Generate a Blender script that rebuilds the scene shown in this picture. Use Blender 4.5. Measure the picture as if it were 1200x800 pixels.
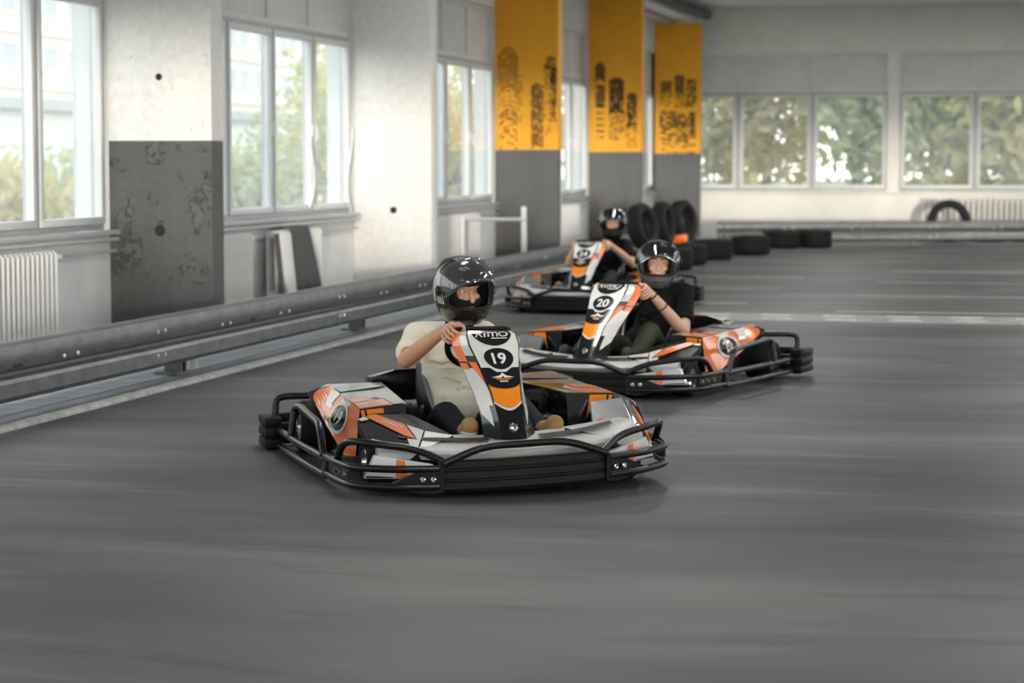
import bpy, bmesh, math, random
from mathutils import Vector, Matrix, Euler
random.seed(7)
for _o in list(bpy.data.objects): bpy.data.objects.remove(_o)
SC = bpy.context.scene
COL = SC.collection
R = math.radians

# ------------------------------------------------------------------ camera, sky, sun, exposure
CAM_H, F_PX, VPX, HZY = 1.52, 2667.0, 1225.0, 190.0       # eye height, focal length in px of a 1200x800 frame, vanishing point
PITCH = math.atan((400 - HZY) / F_PX)
PSI = math.atan((VPX - 600) / math.hypot(F_PX, 400 - HZY))
cam = bpy.data.cameras.new('camera')
cam.sensor_width = 36.0
cam.lens = F_PX * 36.0 / 1200.0
cam.clip_end = 600
cam.dof.use_dof = True
cam.dof.focus_distance = 11.0
cam.dof.aperture_fstop = 2.8
cam_o = bpy.data.objects.new('camera', cam)
cam_o.location = (0, 0, CAM_H)
cam_o.rotation_euler = (math.pi / 2 - PITCH, 0, PSI)
COL.objects.link(cam_o)
SC.camera = cam_o

world = bpy.data.worlds.new('sky')
SC.world = world
world.use_nodes = True
wn = world.node_tree.nodes
wl = world.node_tree.links
bg = wn['Background']
tc = wn.new('ShaderNodeTexCoord')
sx = wn.new('ShaderNodeSeparateXYZ')
wl.new(tc.outputs['Generated'], sx.inputs[0])
wr = wn.new('ShaderNodeValToRGB')
wr.color_ramp.elements[0].position = 0.0
wr.color_ramp.elements[0].color = (1.0, 0.96, 0.90, 1)
wr.color_ramp.elements[1].position = 0.6
wr.color_ramp.elements[1].color = (0.74, 0.85, 1.0, 1)
wl.new(sx.outputs['Z'], wr.inputs[0])
wl.new(wr.outputs[0], bg.inputs[0])
bg.inputs[1].default_value = 3.0

SUN_AZ, SUN_EL = 12.0, 1.0          # low evening sun from behind the camera, in through the end windows
sun = bpy.data.lights.new('sun', 'SUN')
sun.energy = 2.1
sun.angle = R(1.6)
sun.color = (1.0, 0.9, 0.78)
sun_o = bpy.data.objects.new('sun', sun)
COL.objects.link(sun_o)
sun_o.location = (6, -30, 6)
_d = Vector((-math.sin(R(SUN_AZ)) * math.cos(R(SUN_EL)), math.cos(R(SUN_AZ)) * math.cos(R(SUN_EL)), -math.sin(R(SUN_EL))))
sun_o.rotation_euler = _d.to_track_quat('-Z', 'Y').to_euler()

SC.view_settings.view_transform = 'Standard'
SC.view_settings.look = 'None'
SC.view_settings.gamma = 1.0
SC.view_settings.use_curve_mapping = False
SC.view_settings.exposure = 0.0
FILL_W = 98.0                        # watts of each added ceiling fill light

# ------------------------------------------------------------------ pixel -> place (only a direction; distance comes from what it touches)
_fw = Vector((-math.sin(PSI) * math.cos(PITCH), math.cos(PSI) * math.cos(PITCH), -math.sin(PITCH)))
_rt = Vector((math.cos(PSI), math.sin(PSI), 0))
_up = _rt.cross(_fw)
def _ray(px, py): return _fw + _rt * ((px - 600) / F_PX) - _up * ((py - 400) / F_PX)
def at_z(px, py, z=0.0):
    d = _ray(px, py); return Vector((0, 0, CAM_H)) + d * ((z - CAM_H) / d.z)
def at_x(px, py, x):
    d = _ray(px, py); return Vector((0, 0, CAM_H)) + d * (x / d.x)
def at_y(px, py, y):
    d = _ray(px, py); return Vector((0, 0, CAM_H)) + d * (y / d.y)

# ------------------------------------------------------------------ materials
def mat(name, col, rough=0.5, metal=0.0, var=0.12, scale=9.0, bump=0.0, coat=0.0, spec=0.5, stretch=(1, 1, 1)):
    m = bpy.data.materials.new(name); m.use_nodes = True
    n = m.node_tree.nodes; l = m.node_tree.links
    b = n['Principled BSDF']
    b.inputs['Roughness'].default_value = rough
    b.inputs['Metallic'].default_value = metal
    b.inputs['Specular IOR Level'].default_value = spec
    b.inputs['Coat Weight'].default_value = coat
    b.inputs['Coat Roughness'].default_value = 0.08
    t = n.new('ShaderNodeTexCoord'); mp = n.new('ShaderNodeMapping'); mp.inputs['Scale'].default_value = stretch
    l.new(t.outputs['Object'], mp.inputs[0])
    nz = n.new('ShaderNodeTexNoise'); nz.inputs['Scale'].default_value = scale; nz.inputs['Detail'].default_value = 6
    l.new(mp.outputs[0], nz.inputs['Vector'])
    rp = n.new('ShaderNodeValToRGB')
    c = list(col)
    rp.color_ramp.elements[0].position = 0.3; rp.color_ramp.elements[1].position = 0.7
    rp.color_ramp.elements[0].color = [max(0, k * (1 - var)) for k in c] + [1]
    rp.color_ramp.elements[1].color = [min(1, k * (1 + var)) for k in c] + [1]
    l.new(nz.outputs[0], rp.inputs[0]); l.new(rp.outputs[0], b.inputs['Base Color'])
    if bump:
        bp = n.new('ShaderNodeBump'); bp.inputs['Strength'].default_value = bump; bp.inputs['Distance'].default_value = 0.01
        l.new(nz.outputs[0], bp.inputs['Height']); l.new(bp.outputs[0], b.inputs['Normal'])
    return m

def glass_mat(name, haze=0.1, gloss=0.06, tint=(1, 1, 1), hazecol=(0.9, 0.92, 0.9), rough=0.03):
    m = bpy.data.materials.new(name); m.use_nodes = True
    n = m.node_tree.nodes; l = m.node_tree.links
    n.remove(n['Principled BSDF']); out = n['Material Output']
    tr = n.new('ShaderNodeBsdfTransparent'); tr.inputs[0].default_value = (*tint, 1)
    gl = n.new('ShaderNodeBsdfGlossy'); gl.inputs['Roughness'].default_value = rough
    tl = n.new('ShaderNodeBsdfTranslucent'); tl.inputs[0].default_value = (*hazecol, 1)
    nz = n.new('ShaderNodeTexNoise'); nz.inputs['Scale'].default_value = 3.0; nz.inputs['Detail'].default_value = 5
    mm = n.new('ShaderNodeMath'); mm.operation = 'MULTIPLY'; mm.inputs[1].default_value = haze * 2
    l.new(nz.outputs[0], mm.inputs[0])
    m1 = n.new('ShaderNodeMixShader'); l.new(mm.outputs[0], m1.inputs[0]); l.new(tr.outputs[0], m1.inputs[1]); l.new(tl.outputs[0], m1.inputs[2])
    lw = n.new('ShaderNodeLayerWeight')
    pw = n.new('ShaderNodeMath'); pw.operation = 'POWER'; pw.inputs[1].default_value = 5.0; l.new(lw.outputs['Facing'], pw.inputs[0])
    ad = n.new('ShaderNodeMath'); ad.operation = 'MULTIPLY_ADD'; ad.inputs[1].default_value = 0.45; ad.inputs[2].default_value = gloss; ad.use_clamp = True
    l.new(pw.outputs[0], ad.inputs[0])
    m2 = n.new('ShaderNodeMixShader'); l.new(ad.outputs[0], m2.inputs[0]); l.new(m1.outputs[0], m2.inputs[1]); l.new(gl.outputs[0], m2.inputs[2])
    l.new(m2.outputs[0], out.inputs[0])
    return m

def ramp(n, l, src, stops):
    r = n.new('ShaderNodeValToRGB'); e = r.color_ramp.elements
    while len(e) < len(stops): e.new(0.5)
    for k, (p, c) in enumerate(stops):
        e[k].position = p; e[k].color = (c, c, c, 1) if isinstance(c, (int, float)) else (*c, 1)
    l.new(src, r.inputs[0]); return r

def mixc(n, l, fac, a, b, mode='MIX'):
    x = n.new('ShaderNodeMix'); x.data_type = 'RGBA'; x.blend_type = mode
    for s, v in ((x.inputs[0], fac), (x.inputs[6], a), (x.inputs[7], b)):
        if hasattr(v, 'is_linked'): l.new(v, s)
        elif isinstance(v, (int, float)): s.default_value = v
        else: s.default_value = (*v, 1)
    return x.outputs[2]

def noise(n, l, vec, scale, detail=5, rough=0.6, dist=0.0):
    z = n.new('ShaderNodeTexNoise'); z.inputs['Scale'].default_value = scale; z.inputs['Detail'].default_value = detail
    z.inputs['Roughness'].default_value = rough; z.inputs['Distortion'].default_value = dist
    l.new(vec, z.inputs['Vector']); return z.outputs[0]

def mapping(n, l, vec, scale=(1, 1, 1), rot=(0, 0, 0), loc=(0, 0, 0)):
    mp = n.new('ShaderNodeMapping'); mp.inputs['Scale'].default_value = scale; mp.inputs['Rotation'].default_value = rot; mp.inputs['Location'].default_value = loc
    l.new(vec, mp.inputs[0]); return mp.outputs[0]

def floor_mat():
    m = bpy.data.materials.new('worn track floor'); m.use_nodes = True
    n = m.node_tree.nodes; l = m.node_tree.links; b = n['Principled BSDF']
    t = n.new('ShaderNodeTexCoord').outputs['Object']
    # slight swirl so the tyre streaks follow the racing line rather than straight rows
    wob = n.new('ShaderNodeTexNoise'); wob.inputs['Scale'].default_value = 0.12; wob.inputs['Detail'].default_value = 1
    l.new(t, wob.inputs['Vector'])
    vm = n.new('ShaderNodeVectorMath'); vm.operation = 'MULTIPLY_ADD'; vm.inputs[1].default_value = (0.0, 3.0, 0)
    l.new(wob.outputs['Color'], vm.inputs[0]); l.new(t, vm.inputs[2])
    v1 = mapping(n, l, vm.outputs[0], (0.45, 2.4, 1), (0, 0, -R(14)))
    v2 = mapping(n, l, vm.outputs[0], (0.6, 5.0, 1), (0, 0, -R(11)))
    v3 = mapping(n, l, vm.outputs[0], (0.26, 0.62, 1), (0, 0, -R(13)))
    s1 = noise(n, l, v1, 1.0, 6, 0.6); s2 = noise(n, l, v2, 1.0, 5, 0.55); s3 = noise(n, l, v3, 1.0, 3, 0.5)
    fine = noise(n, l, t, 160, 3, 0.6)
    base = ramp(n, l, s3, [(0.28, (0.032, 0.034, 0.037)), (0.50, (0.070, 0.073, 0.074)), (0.72, (0.138, 0.139, 0.133))]).outputs[0]
    r1 = ramp(n, l, s1, [(0.57, 0.0), (0.70, 0.55)]).outputs[0]
    c = mixc(n, l, r1, base, (0.15, 0.152, 0.148))
    r2 = ramp(n, l, s2, [(0.33, 1.0), (0.41, 0.0)]).outputs[0]
    k = n.new('ShaderNodeMath'); k.operation = 'MULTIPLY'; k.inputs[1].default_value = 0.50; l.new(r2, k.inputs[0])
    c = mixc(n, l, k.outputs[0], c, (0.026, 0.027, 0.029))
    fr = ramp(n, l, fine, [(0.3, 0.82), (0.7, 1.16)]).outputs[0]
    c = mixc(n, l, 1.0, c, fr, 'MULTIPLY')
    l.new(c, b.inputs['Base Color'])
    rr = ramp(n, l, s1, [(0.3, 0.60), (0.7, 0.46)]).outputs[0]
    l.new(rr, b.inputs['Roughness'])
    b.inputs['Specular IOR Level'].default_value = 0.35
    bp = n.new('ShaderNodeBump'); bp.inputs['Strength'].default_value = 0.12; bp.inputs['Distance'].default_value = 0.002
    l.new(fine, bp.inputs['Height']); l.new(bp.outputs[0], b.inputs['Normal'])
    return m

def plaster_mat(name, col, flake=(0.55, 0.54, 0.5), amount=0.62, rough=0.6, bumpd=0.012, scale=2.2):
    """painted plaster whose paint has blistered and flaked in patches"""
    m = bpy.data.materials.new(name); m.use_nodes = True
    n = m.node_tree.nodes; l = m.node_tree.links; b = n['Principled BSDF']
    t = n.new('ShaderNodeTexCoord').outputs['Object']
    big = noise(n, l, t, scale, 4, 0.6, 0.4); mid = noise(n, l, t, scale * 6, 6, 0.7); fine = noise(n, l, t, 60, 4)
    mu = n.new('ShaderNodeMath'); mu.operation = 'MULTIPLY_ADD'; mu.inputs[1].default_value = 0.35
    l.new(mid, mu.inputs[0]); l.new(big, mu.inputs[2])
    mask = ramp(n, l, mu.outputs[0], [(amount + 0.10, 0.0), (amount + 0.13, 1.0)]).outputs[0]
    spots = ramp(n, l, fine, [(0.69, 0.0), (0.73, 1.0)]).outputs[0]
    c0 = ramp(n, l, mid, [(0.3, [k * 0.9 for k in col]), (0.7, [min(1, k * 1.08) for k in col])]).outputs[0]
    cf = ramp(n, l, mid, [(0.35, [k * 0.75 for k in col]), (0.6, [k * 0.9 + f * 0.08 for k, f in zip(col, flake)])]).outputs[0]
    c = mixc(n, l, mask, c0, cf)
    k2 = n.new('ShaderNodeMath'); k2.operation = 'MULTIPLY'; l.new(spots, k2.inputs[0]); l.new(mask, k2.inputs[1])
    c = mixc(n, l, k2.outputs[0], c, flake)
    l.new(c, b.inputs['Base Color']); b.inputs['Roughness'].default_value = rough
    hh = n.new('ShaderNodeMath'); hh.operation = 'MULTIPLY_ADD'; hh.inputs[1].default_value = -1.0
    l.new(mask, hh.inputs[0]); l.new(mid, hh.inputs[2])
    bp = n.new('ShaderNodeBump'); bp.inputs['Strength'].default_value = 0.7; bp.inputs['Distance'].default_value = bumpd
    l.new(hh.outputs[0], bp.inputs['Height']); l.new(bp.outputs[0], b.inputs['Normal'])
    return m

def leaf_mat(name, c1, c2):
    m = bpy.data.materials.new(name); m.use_nodes = True
    n = m.node_tree.nodes; l = m.node_tree.links; b = n['Principled BSDF']; out = n['Material Output']
    t = n.new('ShaderNodeTexCoord').outputs['Object']
    s = noise(n, l, t, 2.6, 6, 0.75)
    c = ramp(n, l, s, [(0.3, c1), (0.68, c2)]).outputs[0]
    l.new(c, b.inputs['Base Color']); b.inputs['Roughness'].default_value = 0.5
    tl = n.new('ShaderNodeBsdfTranslucent'); l.new(c, tl.inputs[0])
    mx = n.new('ShaderNodeMixShader'); mx.inputs[0].default_value = 0.5
    l.new(b.outputs[0], mx.inputs[1]); l.new(tl.outputs[0], mx.inputs[2]); l.new(mx.outputs[0], out.inputs[0])
    return m

def emit_mat(name, col, s):
    m = bpy.data.materials.new(name); m.use_nodes = True
    b = m.node_tree.nodes['Principled BSDF']
    b.inputs['Emission Color'].default_value = (*col, 1); b.inputs['Emission Strength'].default_value = s
    return m

MT = dict(
    floor=floor_mat(),
    concrete=mat('pale concrete', (0.36, 0.37, 0.37), 0.75, var=0.18, scale=5, bump=0.2),
    edge=mat('kerb edge paint', (0.42, 0.42, 0.41), 0.6, var=0.3, scale=12, bump=0.1),
    gutter=mat('dark gutter', (0.11, 0.12, 0.13), 0.6, var=0.25, scale=8, stretch=(1, .2, 1)),
    wall=mat('white wall paint', (0.72, 0.73, 0.72), 0.65, var=0.05, scale=3, bump=0.05),
    wallback=mat('cream wall paint', (0.82, 0.80, 0.74), 0.65, var=0.04, scale=3, bump=0.05),
    panel=mat('grey infill panel', (0.68, 0.69, 0.68), 0.6, var=0.05, scale=4),
    ceil=mat('ceiling paint', (0.75, 0.75, 0.73), 0.8, var=0.04),
    pil_white=plaster_mat('white flaking plaster', (0.82, 0.81, 0.78), (0.7, 0.66, 0.6), 0.74, 0.6, 0.006),
    pil_dark=plaster_mat('charcoal flaking paint', (0.080, 0.080, 0.080), (0.45, 0.44, 0.40), 0.655, 0.42, 0.018),
    pil_grey=mat('charcoal smooth paint', (0.098, 0.098, 0.098), 0.5, var=0.12, scale=4, bump=0.03),
    yellow=mat('amber yellow paint', (0.93, 0.41, 0.010), 0.55, var=0.06, scale=3, bump=0.03),
    rubmark=mat('tyre rubber print', (0.016, 0.008, 0.004), 0.8, var=0.5, scale=30),
    hole=mat('dark drill hole', (0.02, 0.018, 0.012), 0.9),
    pvc=mat('white window frame', (0.70, 0.71, 0.71), 0.4, var=0.03),
    pvcgrey=mat('grey window mullion', (0.46, 0.47, 0.48), 0.45, var=0.05),
    glass=glass_mat('hazy window glass', 0.10, 0.02, (0.97, 0.98, 0.97)),
    rad=mat('radiator enamel', (0.74, 0.74, 0.72), 0.4, var=0.04),
    pipe=mat('painted steel pipe', (0.50, 0.51, 0.51), 0.45, var=0.1),
    whitepipe=mat('white steel tube', (0.8, 0.8, 0.78), 0.4, var=0.05),
    galv=mat('galvanised steel', (0.20, 0.205, 0.21), 0.45, metal=0.75, var=0.22, scale=6, bump=0.04, stretch=(1, .25, 2)),
    bolt=mat('bright bolt', (0.75, 0.75, 0.74), 0.3, metal=0.9, var=0.1),
    cloth=mat('dark grey cloth', (0.085, 0.09, 0.09), 0.9, var=0.2, scale=40, bump=0.2),
    cable=mat('white cable', (0.8, 0.8, 0.78), 0.4),
    rubber=mat('black tyre rubber', (0.014, 0.014, 0.015), 0.65, var=0.3, scale=20, bump=0.1, spec=0.18),
    duct=mat('dark grey duct', (0.10, 0.11, 0.11), 0.6, var=0.2),
    line=mat('worn white line paint', (0.36, 0.36, 0.34), 0.6, var=0.45, scale=6, stretch=(.6, 3, 1)),
    line2=mat('bright white line paint', (0.50, 0.50, 0.47), 0.6, var=0.3, scale=8),
    lineband=mat('faded band paint', (0.25, 0.255, 0.245), 0.6, var=0.3, scale=5),
    # karts
    tube=mat('black powder coated steel', (0.010, 0.010, 0.011), 0.26, var=0.2, scale=15, spec=.4),
    plast=mat('black plastic', (0.009, 0.009, 0.010), 0.45, var=0.25, scale=14, spec=0.18),
    gplast=mat('glossy black plastic', (0.009, 0.009, 0.011), 0.14, var=0.2, scale=6, coat=0.3),
    bumper=mat('scuffed bumper plastic', (0.009, 0.009, 0.009), 0.48, var=0.5, scale=10, bump=0.1, spec=.35, stretch=(1, 6, 12)),
    orange=mat('orange vinyl', (0.88, 0.18, 0.012), 0.28, var=0.08, scale=7, coat=0.6),
    amber=mat('amber orange vinyl', (0.93, 0.27, 0.01), 0.28, var=0.06, scale=7, coat=0.6),
    kwhite=mat('white vinyl', (0.74, 0.73, 0.72), 0.25, var=0.08, scale=10, coat=0.6),
    silver=mat('silver grey vinyl', (0.66, 0.67, 0.64), 0.3, metal=0.0, var=0.06, scale=9, coat=0.5),
    silverdk=mat('dark silver vinyl', (0.22, 0.23, 0.23), 0.25, metal=0.3, var=0.2, scale=9, coat=0.5),
    deck=mat('brushed silver deck', (0.42, 0.42, 0.41), 0.22, metal=0.6, var=0.35, scale=5, coat=0.5),
    red=mat('red print', (0.65, 0.03, 0.04), 0.4),
    chrome=mat('chrome', (0.75, 0.75, 0.74), 0.15, metal=1.0, var=0.05),
    seat=mat('seat shell black', (0.009, 0.009, 0.010), 0.35, var=0.2, spec=0.18),
    # people
    skin=mat('skin', (0.55, 0.30, 0.19), 0.5, var=0.08, scale=14),
    skin2=mat('pale skin', (0.58, 0.36, 0.26), 0.5, var=0.08, scale=14),
    eye=mat('eye white', (0.75, 0.72, 0.68), 0.3),
    iris=mat('dark iris', (0.03, 0.018, 0.01), 0.2),
    brow=mat('dark eyebrow', (0.03, 0.02, 0.012), 0.8),
    lips=mat('lips', (0.42, 0.16, 0.13), 0.5),
    knit=mat('black balaclava knit', (0.012, 0.012, 0.013), 0.9, var=0.3, scale=60, bump=0.2, spec=0.18),
    shirt=mat('pale sage cotton', (0.80, 0.78, 0.66), 0.85, var=0.06, scale=7, bump=0.9, stretch=(1, 1, 2.2)),
    shirtblk=mat('black cotton', (0.007, 0.007, 0.008), 0.85, var=0.2, scale=8, bump=0.2, spec=0.18),
    navy=mat('navy trousers', (0.014, 0.017, 0.026), 0.8, var=0.25, scale=8, bump=0.3, spec=0.18),
    olive=mat('olive trousers', (0.040, 0.048, 0.030), 0.8, var=0.2, scale=8, bump=0.3, spec=0.18),
    darkpant=mat('charcoal trousers', (0.03, 0.032, 0.036), 0.8, var=0.2, scale=8, bump=0.3, spec=0.18),
    tan=mat('tan suede', (0.36, 0.23, 0.08), 0.85, var=0.15, scale=25),
    camo=mat('olive suede', (0.16, 0.13, 0.08), 0.8, var=0.6, scale=14),
    shoe_blk=mat('black shoe', (0.02, 0.02, 0.02), 0.6),
    sole=mat('white sole', (0.6, 0.58, 0.52), 0.6),
    helm=mat('black helmet gloss', (0.013, 0.013, 0.014), 0.2, var=0.2, coat=0.8),
    helmmatt=mat('black helmet matt', (0.014, 0.014, 0.015), 0.5, var=0.2, spec=0.18),
    helmgrey=mat('grey helmet shell', (0.10, 0.10, 0.105), 0.28, var=0.3, coat=0.6),
    visor=glass_mat('clear visor', 0.10, 0.10, (0.80, 0.82, 0.84), (0.8, 0.82, 0.85), 0.05),
    visordk=glass_mat('smoked visor', 0.05, 0.16, (0.30, 0.32, 0.36), (0.5, 0.52, 0.56), 0.06),
    blue=mat('blue visor tint', (0.02, 0.05, 0.5), 0.2, coat=0.8),
    # outdoors
    grass=mat('ground outdoors', (0.20, 0.21, 0.14), 0.9, var=0.3),
    facade=mat('cream facade', (0.78, 0.72, 0.63), 0.8, var=0.05),
    facwhite=mat('white annex wall', (0.75, 0.76, 0.75), 0.8, var=0.04),
    facwin=mat('far window glass', (0.40, 0.43, 0.45), 0.3, var=0.15),
    roof=mat('grey flat roof', (0.45, 0.46, 0.46), 0.8),
    leafA=leaf_mat('leaf green', (0.27, 0.31, 0.11), (0.80, 0.73, 0.33)),
    leafB=leaf_mat('leaf blue green', (0.28, 0.33, 0.18), (0.72, 0.70, 0.42)),
    leafC=leaf_mat('leaf yellow green', (0.34, 0.32, 0.12), (0.88, 0.73, 0.36)),
    bark=mat('bark', (0.10, 0.08, 0.06), 0.9, bump=0.3),
    fillbody=mat('added fill light housing', (0.7, 0.7, 0.7), 0.5),
    fillglow=emit_mat('added fill light diffuser', (1.0, 0.97, 0.92), 2.0),
)

# ------------------------------------------------------------------ mesh builder
class MB:
    def __init__(s): s.v = []; s.f = []; s.m = []
    def add(s, vs, fs, mi=0):
        o = len(s.v); s.v += [Vector(p) for p in vs]
        for f in fs: s.f.append([o + i for i in f]); s.m.append(mi)
        return s
    def box(s, x0, x1, y0, y1, z0, z1, mi=0):
        vs = [(x, y, z) for z in (z0, z1) for y in (y0, y1) for x in (x0, x1)]
        return s.add(vs, [(0, 2, 3, 1), (4, 5, 7, 6), (0, 1, 5, 4), (2, 6, 7, 3), (0, 4, 6, 2), (1, 3, 7, 5)], mi)
    def rings(s, rings, mi=0, cap=True, closed=True):
        """loft through rings of equal length"""
        n = len(rings[0]); vs = [p for r in rings for p in r]; fs = []
        for i in range(len(rings) - 1):
            for j in range(n if closed else n - 1):
                k = (j + 1) % n
                fs.append((i * n + j, i * n + k, (i + 1) * n + k, (i + 1) * n + j))
        if cap and closed:
            fs.append(tuple(reversed(range(n)))); fs.append(tuple(range((len(rings) - 1) * n, len(rings) * n)))
        return s.add(vs, fs, mi)
    def tube(s, pts, r, n=10, mi=0, loop=False):
        pts = [Vector(p) for p in pts]; N = len(pts)
        rad = r if isinstance(r, (list, tuple)) else [r] * N
        T = []
        for i in range(N):
            a = pts[(i - 1) % N] if (loop or i > 0) else pts[i]; b = pts[(i + 1) % N] if (loop or i < N - 1) else pts[i]
            T.append((b - a).normalized())
        u = T[0].orthogonal().normalized(); rg = []
        for i in range(N):
            u = (u - T[i] * u.dot(T[i]))
            u = u.normalized() if u.length > 1e-6 else T[i].orthogonal().normalized()
            w = T[i].cross(u)
            rg.append([pts[i] + (u * math.cos(2 * math.pi * k / n) + w * math.sin(2 * math.pi * k / n)) * rad[i] for k in range(n)])
        if loop: rg.append(rg[0]); return s.rings(rg, mi, cap=False)
        return s.rings(rg, mi)
    def lathe(s, prof, c, axis, n=24, mi=0, closed=False):
        c = Vector(c); a = Vector(axis).normalized(); u = a.orthogonal().normalized(); w = a.cross(u)
        rg = [[c + a * h + (u * math.cos(2 * math.pi * k / n) + w * math.sin(2 * math.pi * k / n)) * r for k in range(n)] for r, h in prof]
        if closed: rg.append(rg[0])
        return s.rings(rg, mi, cap=not closed)
    def prism(s, poly, d, mi=0):
        """polygon of 3-D points pushed along d"""
        n = len(poly); d = Vector(d); vs = [Vector(p) for p in poly] + [Vector(p) + d for p in poly]
        fs = [tuple(range(n)), tuple(reversed(range(n, 2 * n)))] + [(i, (i + 1) % n, n + (i + 1) % n, n + i) for i in range(n)]
        return s.add(vs, fs, mi)
    def ball(s, c, r, nu=14, nv=9, mi=0, M=None):
        r = Vector(r) if not isinstance(r, (int, float)) else Vector((r, r, r)); c = Vector(c)
        vs = []; fs = []
        for j in range(nv + 1):
            e = -math.pi / 2 + math.pi * j / nv
            for i in range(nu):
                a = 2 * math.pi * i / nu
                p = Vector((r.x * math.cos(e) * math.cos(a), r.y * math.cos(e) * math.sin(a), r.z * math.sin(e)))
                vs.append(c + (M @ p if M else p))
        for j in range(nv):
            for i in range(nu): fs.append((j * nu + i, j * nu + (i + 1) % nu, (j + 1) * nu + (i + 1) % nu, (j + 1) * nu + i))
        return s.add(vs, fs, mi)
    def capsule(s, a, b, ra, rb, n=14, mi=0):
        a = Vector(a); b = Vector(b); d = (b - a); L = d.length or 1e-5; t = d / L; pts = []; rad = []
        for k in range(5):
            e = math.pi / 2 * (1 - k / 4 * 0.96); pts.append(a - t * ra * math.sin(e)); rad.append(max(ra * math.cos(e), 1e-4))
        for k in range(5):
            e = math.pi / 2 * (k / 4 * 0.96 + 0.0); pts.append(b + t * rb * math.sin(e)); rad.append(max(rb * math.cos(e), 1e-4))
        return s.tube(pts, rad, n, mi)
    def mesh(s, name, mats, smooth=35, fix=True):
        me = bpy.data.meshes.new(name)
        me.from_pydata([tuple(p) for p in s.v], [], s.f)
        for m in mats: me.materials.append(m)
        me.polygons.foreach_set('material_index', s.m)
        if fix:
            bm = bmesh.new(); bm.from_mesh(me); bmesh.ops.recalc_face_normals(bm, faces=bm.faces); bm.to_mesh(me); bm.free()
        if smooth:
            me.polygons.foreach_set('use_smooth', [True] * len(me.polygons))
            me.set_sharp_from_angle(angle=R(smooth))
        me.update()
        return me
    def build(s, name, mats, parent=None, smooth=35, bevel=0.0, seg=2, xf=None, fix=True):
        if not isinstance(mats, (list, tuple)): mats = [mats]
        if xf: s.v = [xf(p) for p in s.v]
        me = s.mesh(name, mats, smooth, fix)
        o = bpy.data.objects.new(name, me); COL.objects.link(o)
        if parent: o.parent = parent
        if bevel:
            bm = bmesh.new(); bm.from_mesh(me)
            es = [e for e in bm.edges if len(e.link_faces) == 2 and e.calc_face_angle(0) > 0.5]
            bmesh.ops.bevel(bm, geom=es, offset=bevel, segments=seg, affect='EDGES', profile=0.5, clamp_overlap=True)
            bm.to_mesh(me); bm.free()
            me.polygons.foreach_set('use_smooth', [True] * len(me.polygons)); me.set_sharp_from_angle(angle=R(35))
        return o

def rpath(pts, rad=0.05, seg=5, loop=False):
    """round the corners of a polyline"""
    P = [Vector(p) for p in pts]; out = []; N = len(P)
    for i in range(N):
        if not loop and i in (0, N - 1): out.append(P[i]); continue
        a = P[(i - 1) % N]; b = P[i]; c = P[(i + 1) % N]
        r = min(rad, (a - b).length * 0.48, (c - b).length * 0.48)
        p0 = b + (a - b).normalized() * r; p1 = b + (c - b).normalized() * r
        for k in range(seg + 1):
            t = k / seg; out.append(p0 * (1 - t) ** 2 + b * 2 * t * (1 - t) + p1 * t ** 2)
    return out

def tag(o, label=None, cat=None, group=None, kind=None):
    if label: o['label'] = label
    if cat: o['category'] = cat
    if group: o['group'] = group
    if kind: o['kind'] = kind
    return o
def empty(name, loc=(0, 0, 0), rz=0.0):
    o = bpy.data.objects.new(name, None); o.empty_display_size = 0.1; COL.objects.link(o)
    o.location = loc; o.rotation_euler = (0, 0, rz); return o
def link_copy(me, name, parent, loc, rot=(0, 0, 0), sc=(1, 1, 1)):
    o = bpy.data.objects.new(name, me); COL.objects.link(o); o.parent = parent
    o.location = loc; o.rotation_euler = rot; o.scale = sc; return o

_tx = {}
def text2d(s, bold=0.0, shear=0.0, space=1.0):
    """triangulated outline of a string, height 1, centred on the origin"""
    key = (s, bold, shear, space)
    if key in _tx: return _tx[key]
    cu = bpy.data.curves.new('t', 'FONT'); cu.body = s; cu.align_x = 'CENTER'; cu.offset = bold; cu.shear = shear; cu.space_character = space
    cu.resolution_u = 3
    o = bpy.data.objects.new('t', cu); COL.objects.link(o)
    dg = bpy.context.evaluated_depsgraph_get()
    me = bpy.data.meshes.new_from_object(o.evaluated_get(dg))
    vs = [(v.co.x, v.co.y) for v in me.vertices]; fs = [tuple(p.vertices) for p in me.polygons]
    bpy.data.objects.remove(o); bpy.data.meshes.remove(me); bpy.data.curves.remove(cu)
    x0 = min(v[0] for v in vs); x1 = max(v[0] for v in vs); y0 = min(v[1] for v in vs); y1 = max(v[1] for v in vs)
    h = y1 - y0
    vs = [((x - (x0 + x1) / 2) / h, (y - (y0 + y1) / 2) / h) for x, y in vs]
    _tx[key] = (vs, fs); return _tx[key]
# ------------------------------------------------------------------ the hall
XW = -7.70            # left window wall
XP = -6.78            # inner edge of the pillars
YB = 46.4             # end wall
PY = [4.2, 11.1, 18.0, 25.0, 31.9, 38.8, 45.6]     # front faces of the pillars
PT = 0.27
ZS, ZH, ZT, ZC = 0.95, 2.93, 3.66, 4.65            # sill, window head, top of the infill panels, ceiling
XR, YR = 11.5, -9.0

fl = MB().box(-5.80, XR, YR, YB, -0.12, 0.0).build('floor', MT['floor'], smooth=0); tag(fl, kind='structure')
sl = MB().box(-8.0, -6.04, YR, YB, -0.12, 0.012).build('floor', MT['concrete'], smooth=0); tag(sl, kind='structure')
e1 = MB().box(-5.80, -5.69, YR, 41.0, -0.05, 0.022).build('trim_1', MT['edge'], bevel=0.006); tag(e1, kind='structure')
e2 = MB().box(-6.04, -5.80, YR, 41.0, -0.12, 0.006).build('trim_2', MT['gutter'], smooth=0); tag(e2, kind='structure')

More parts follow.
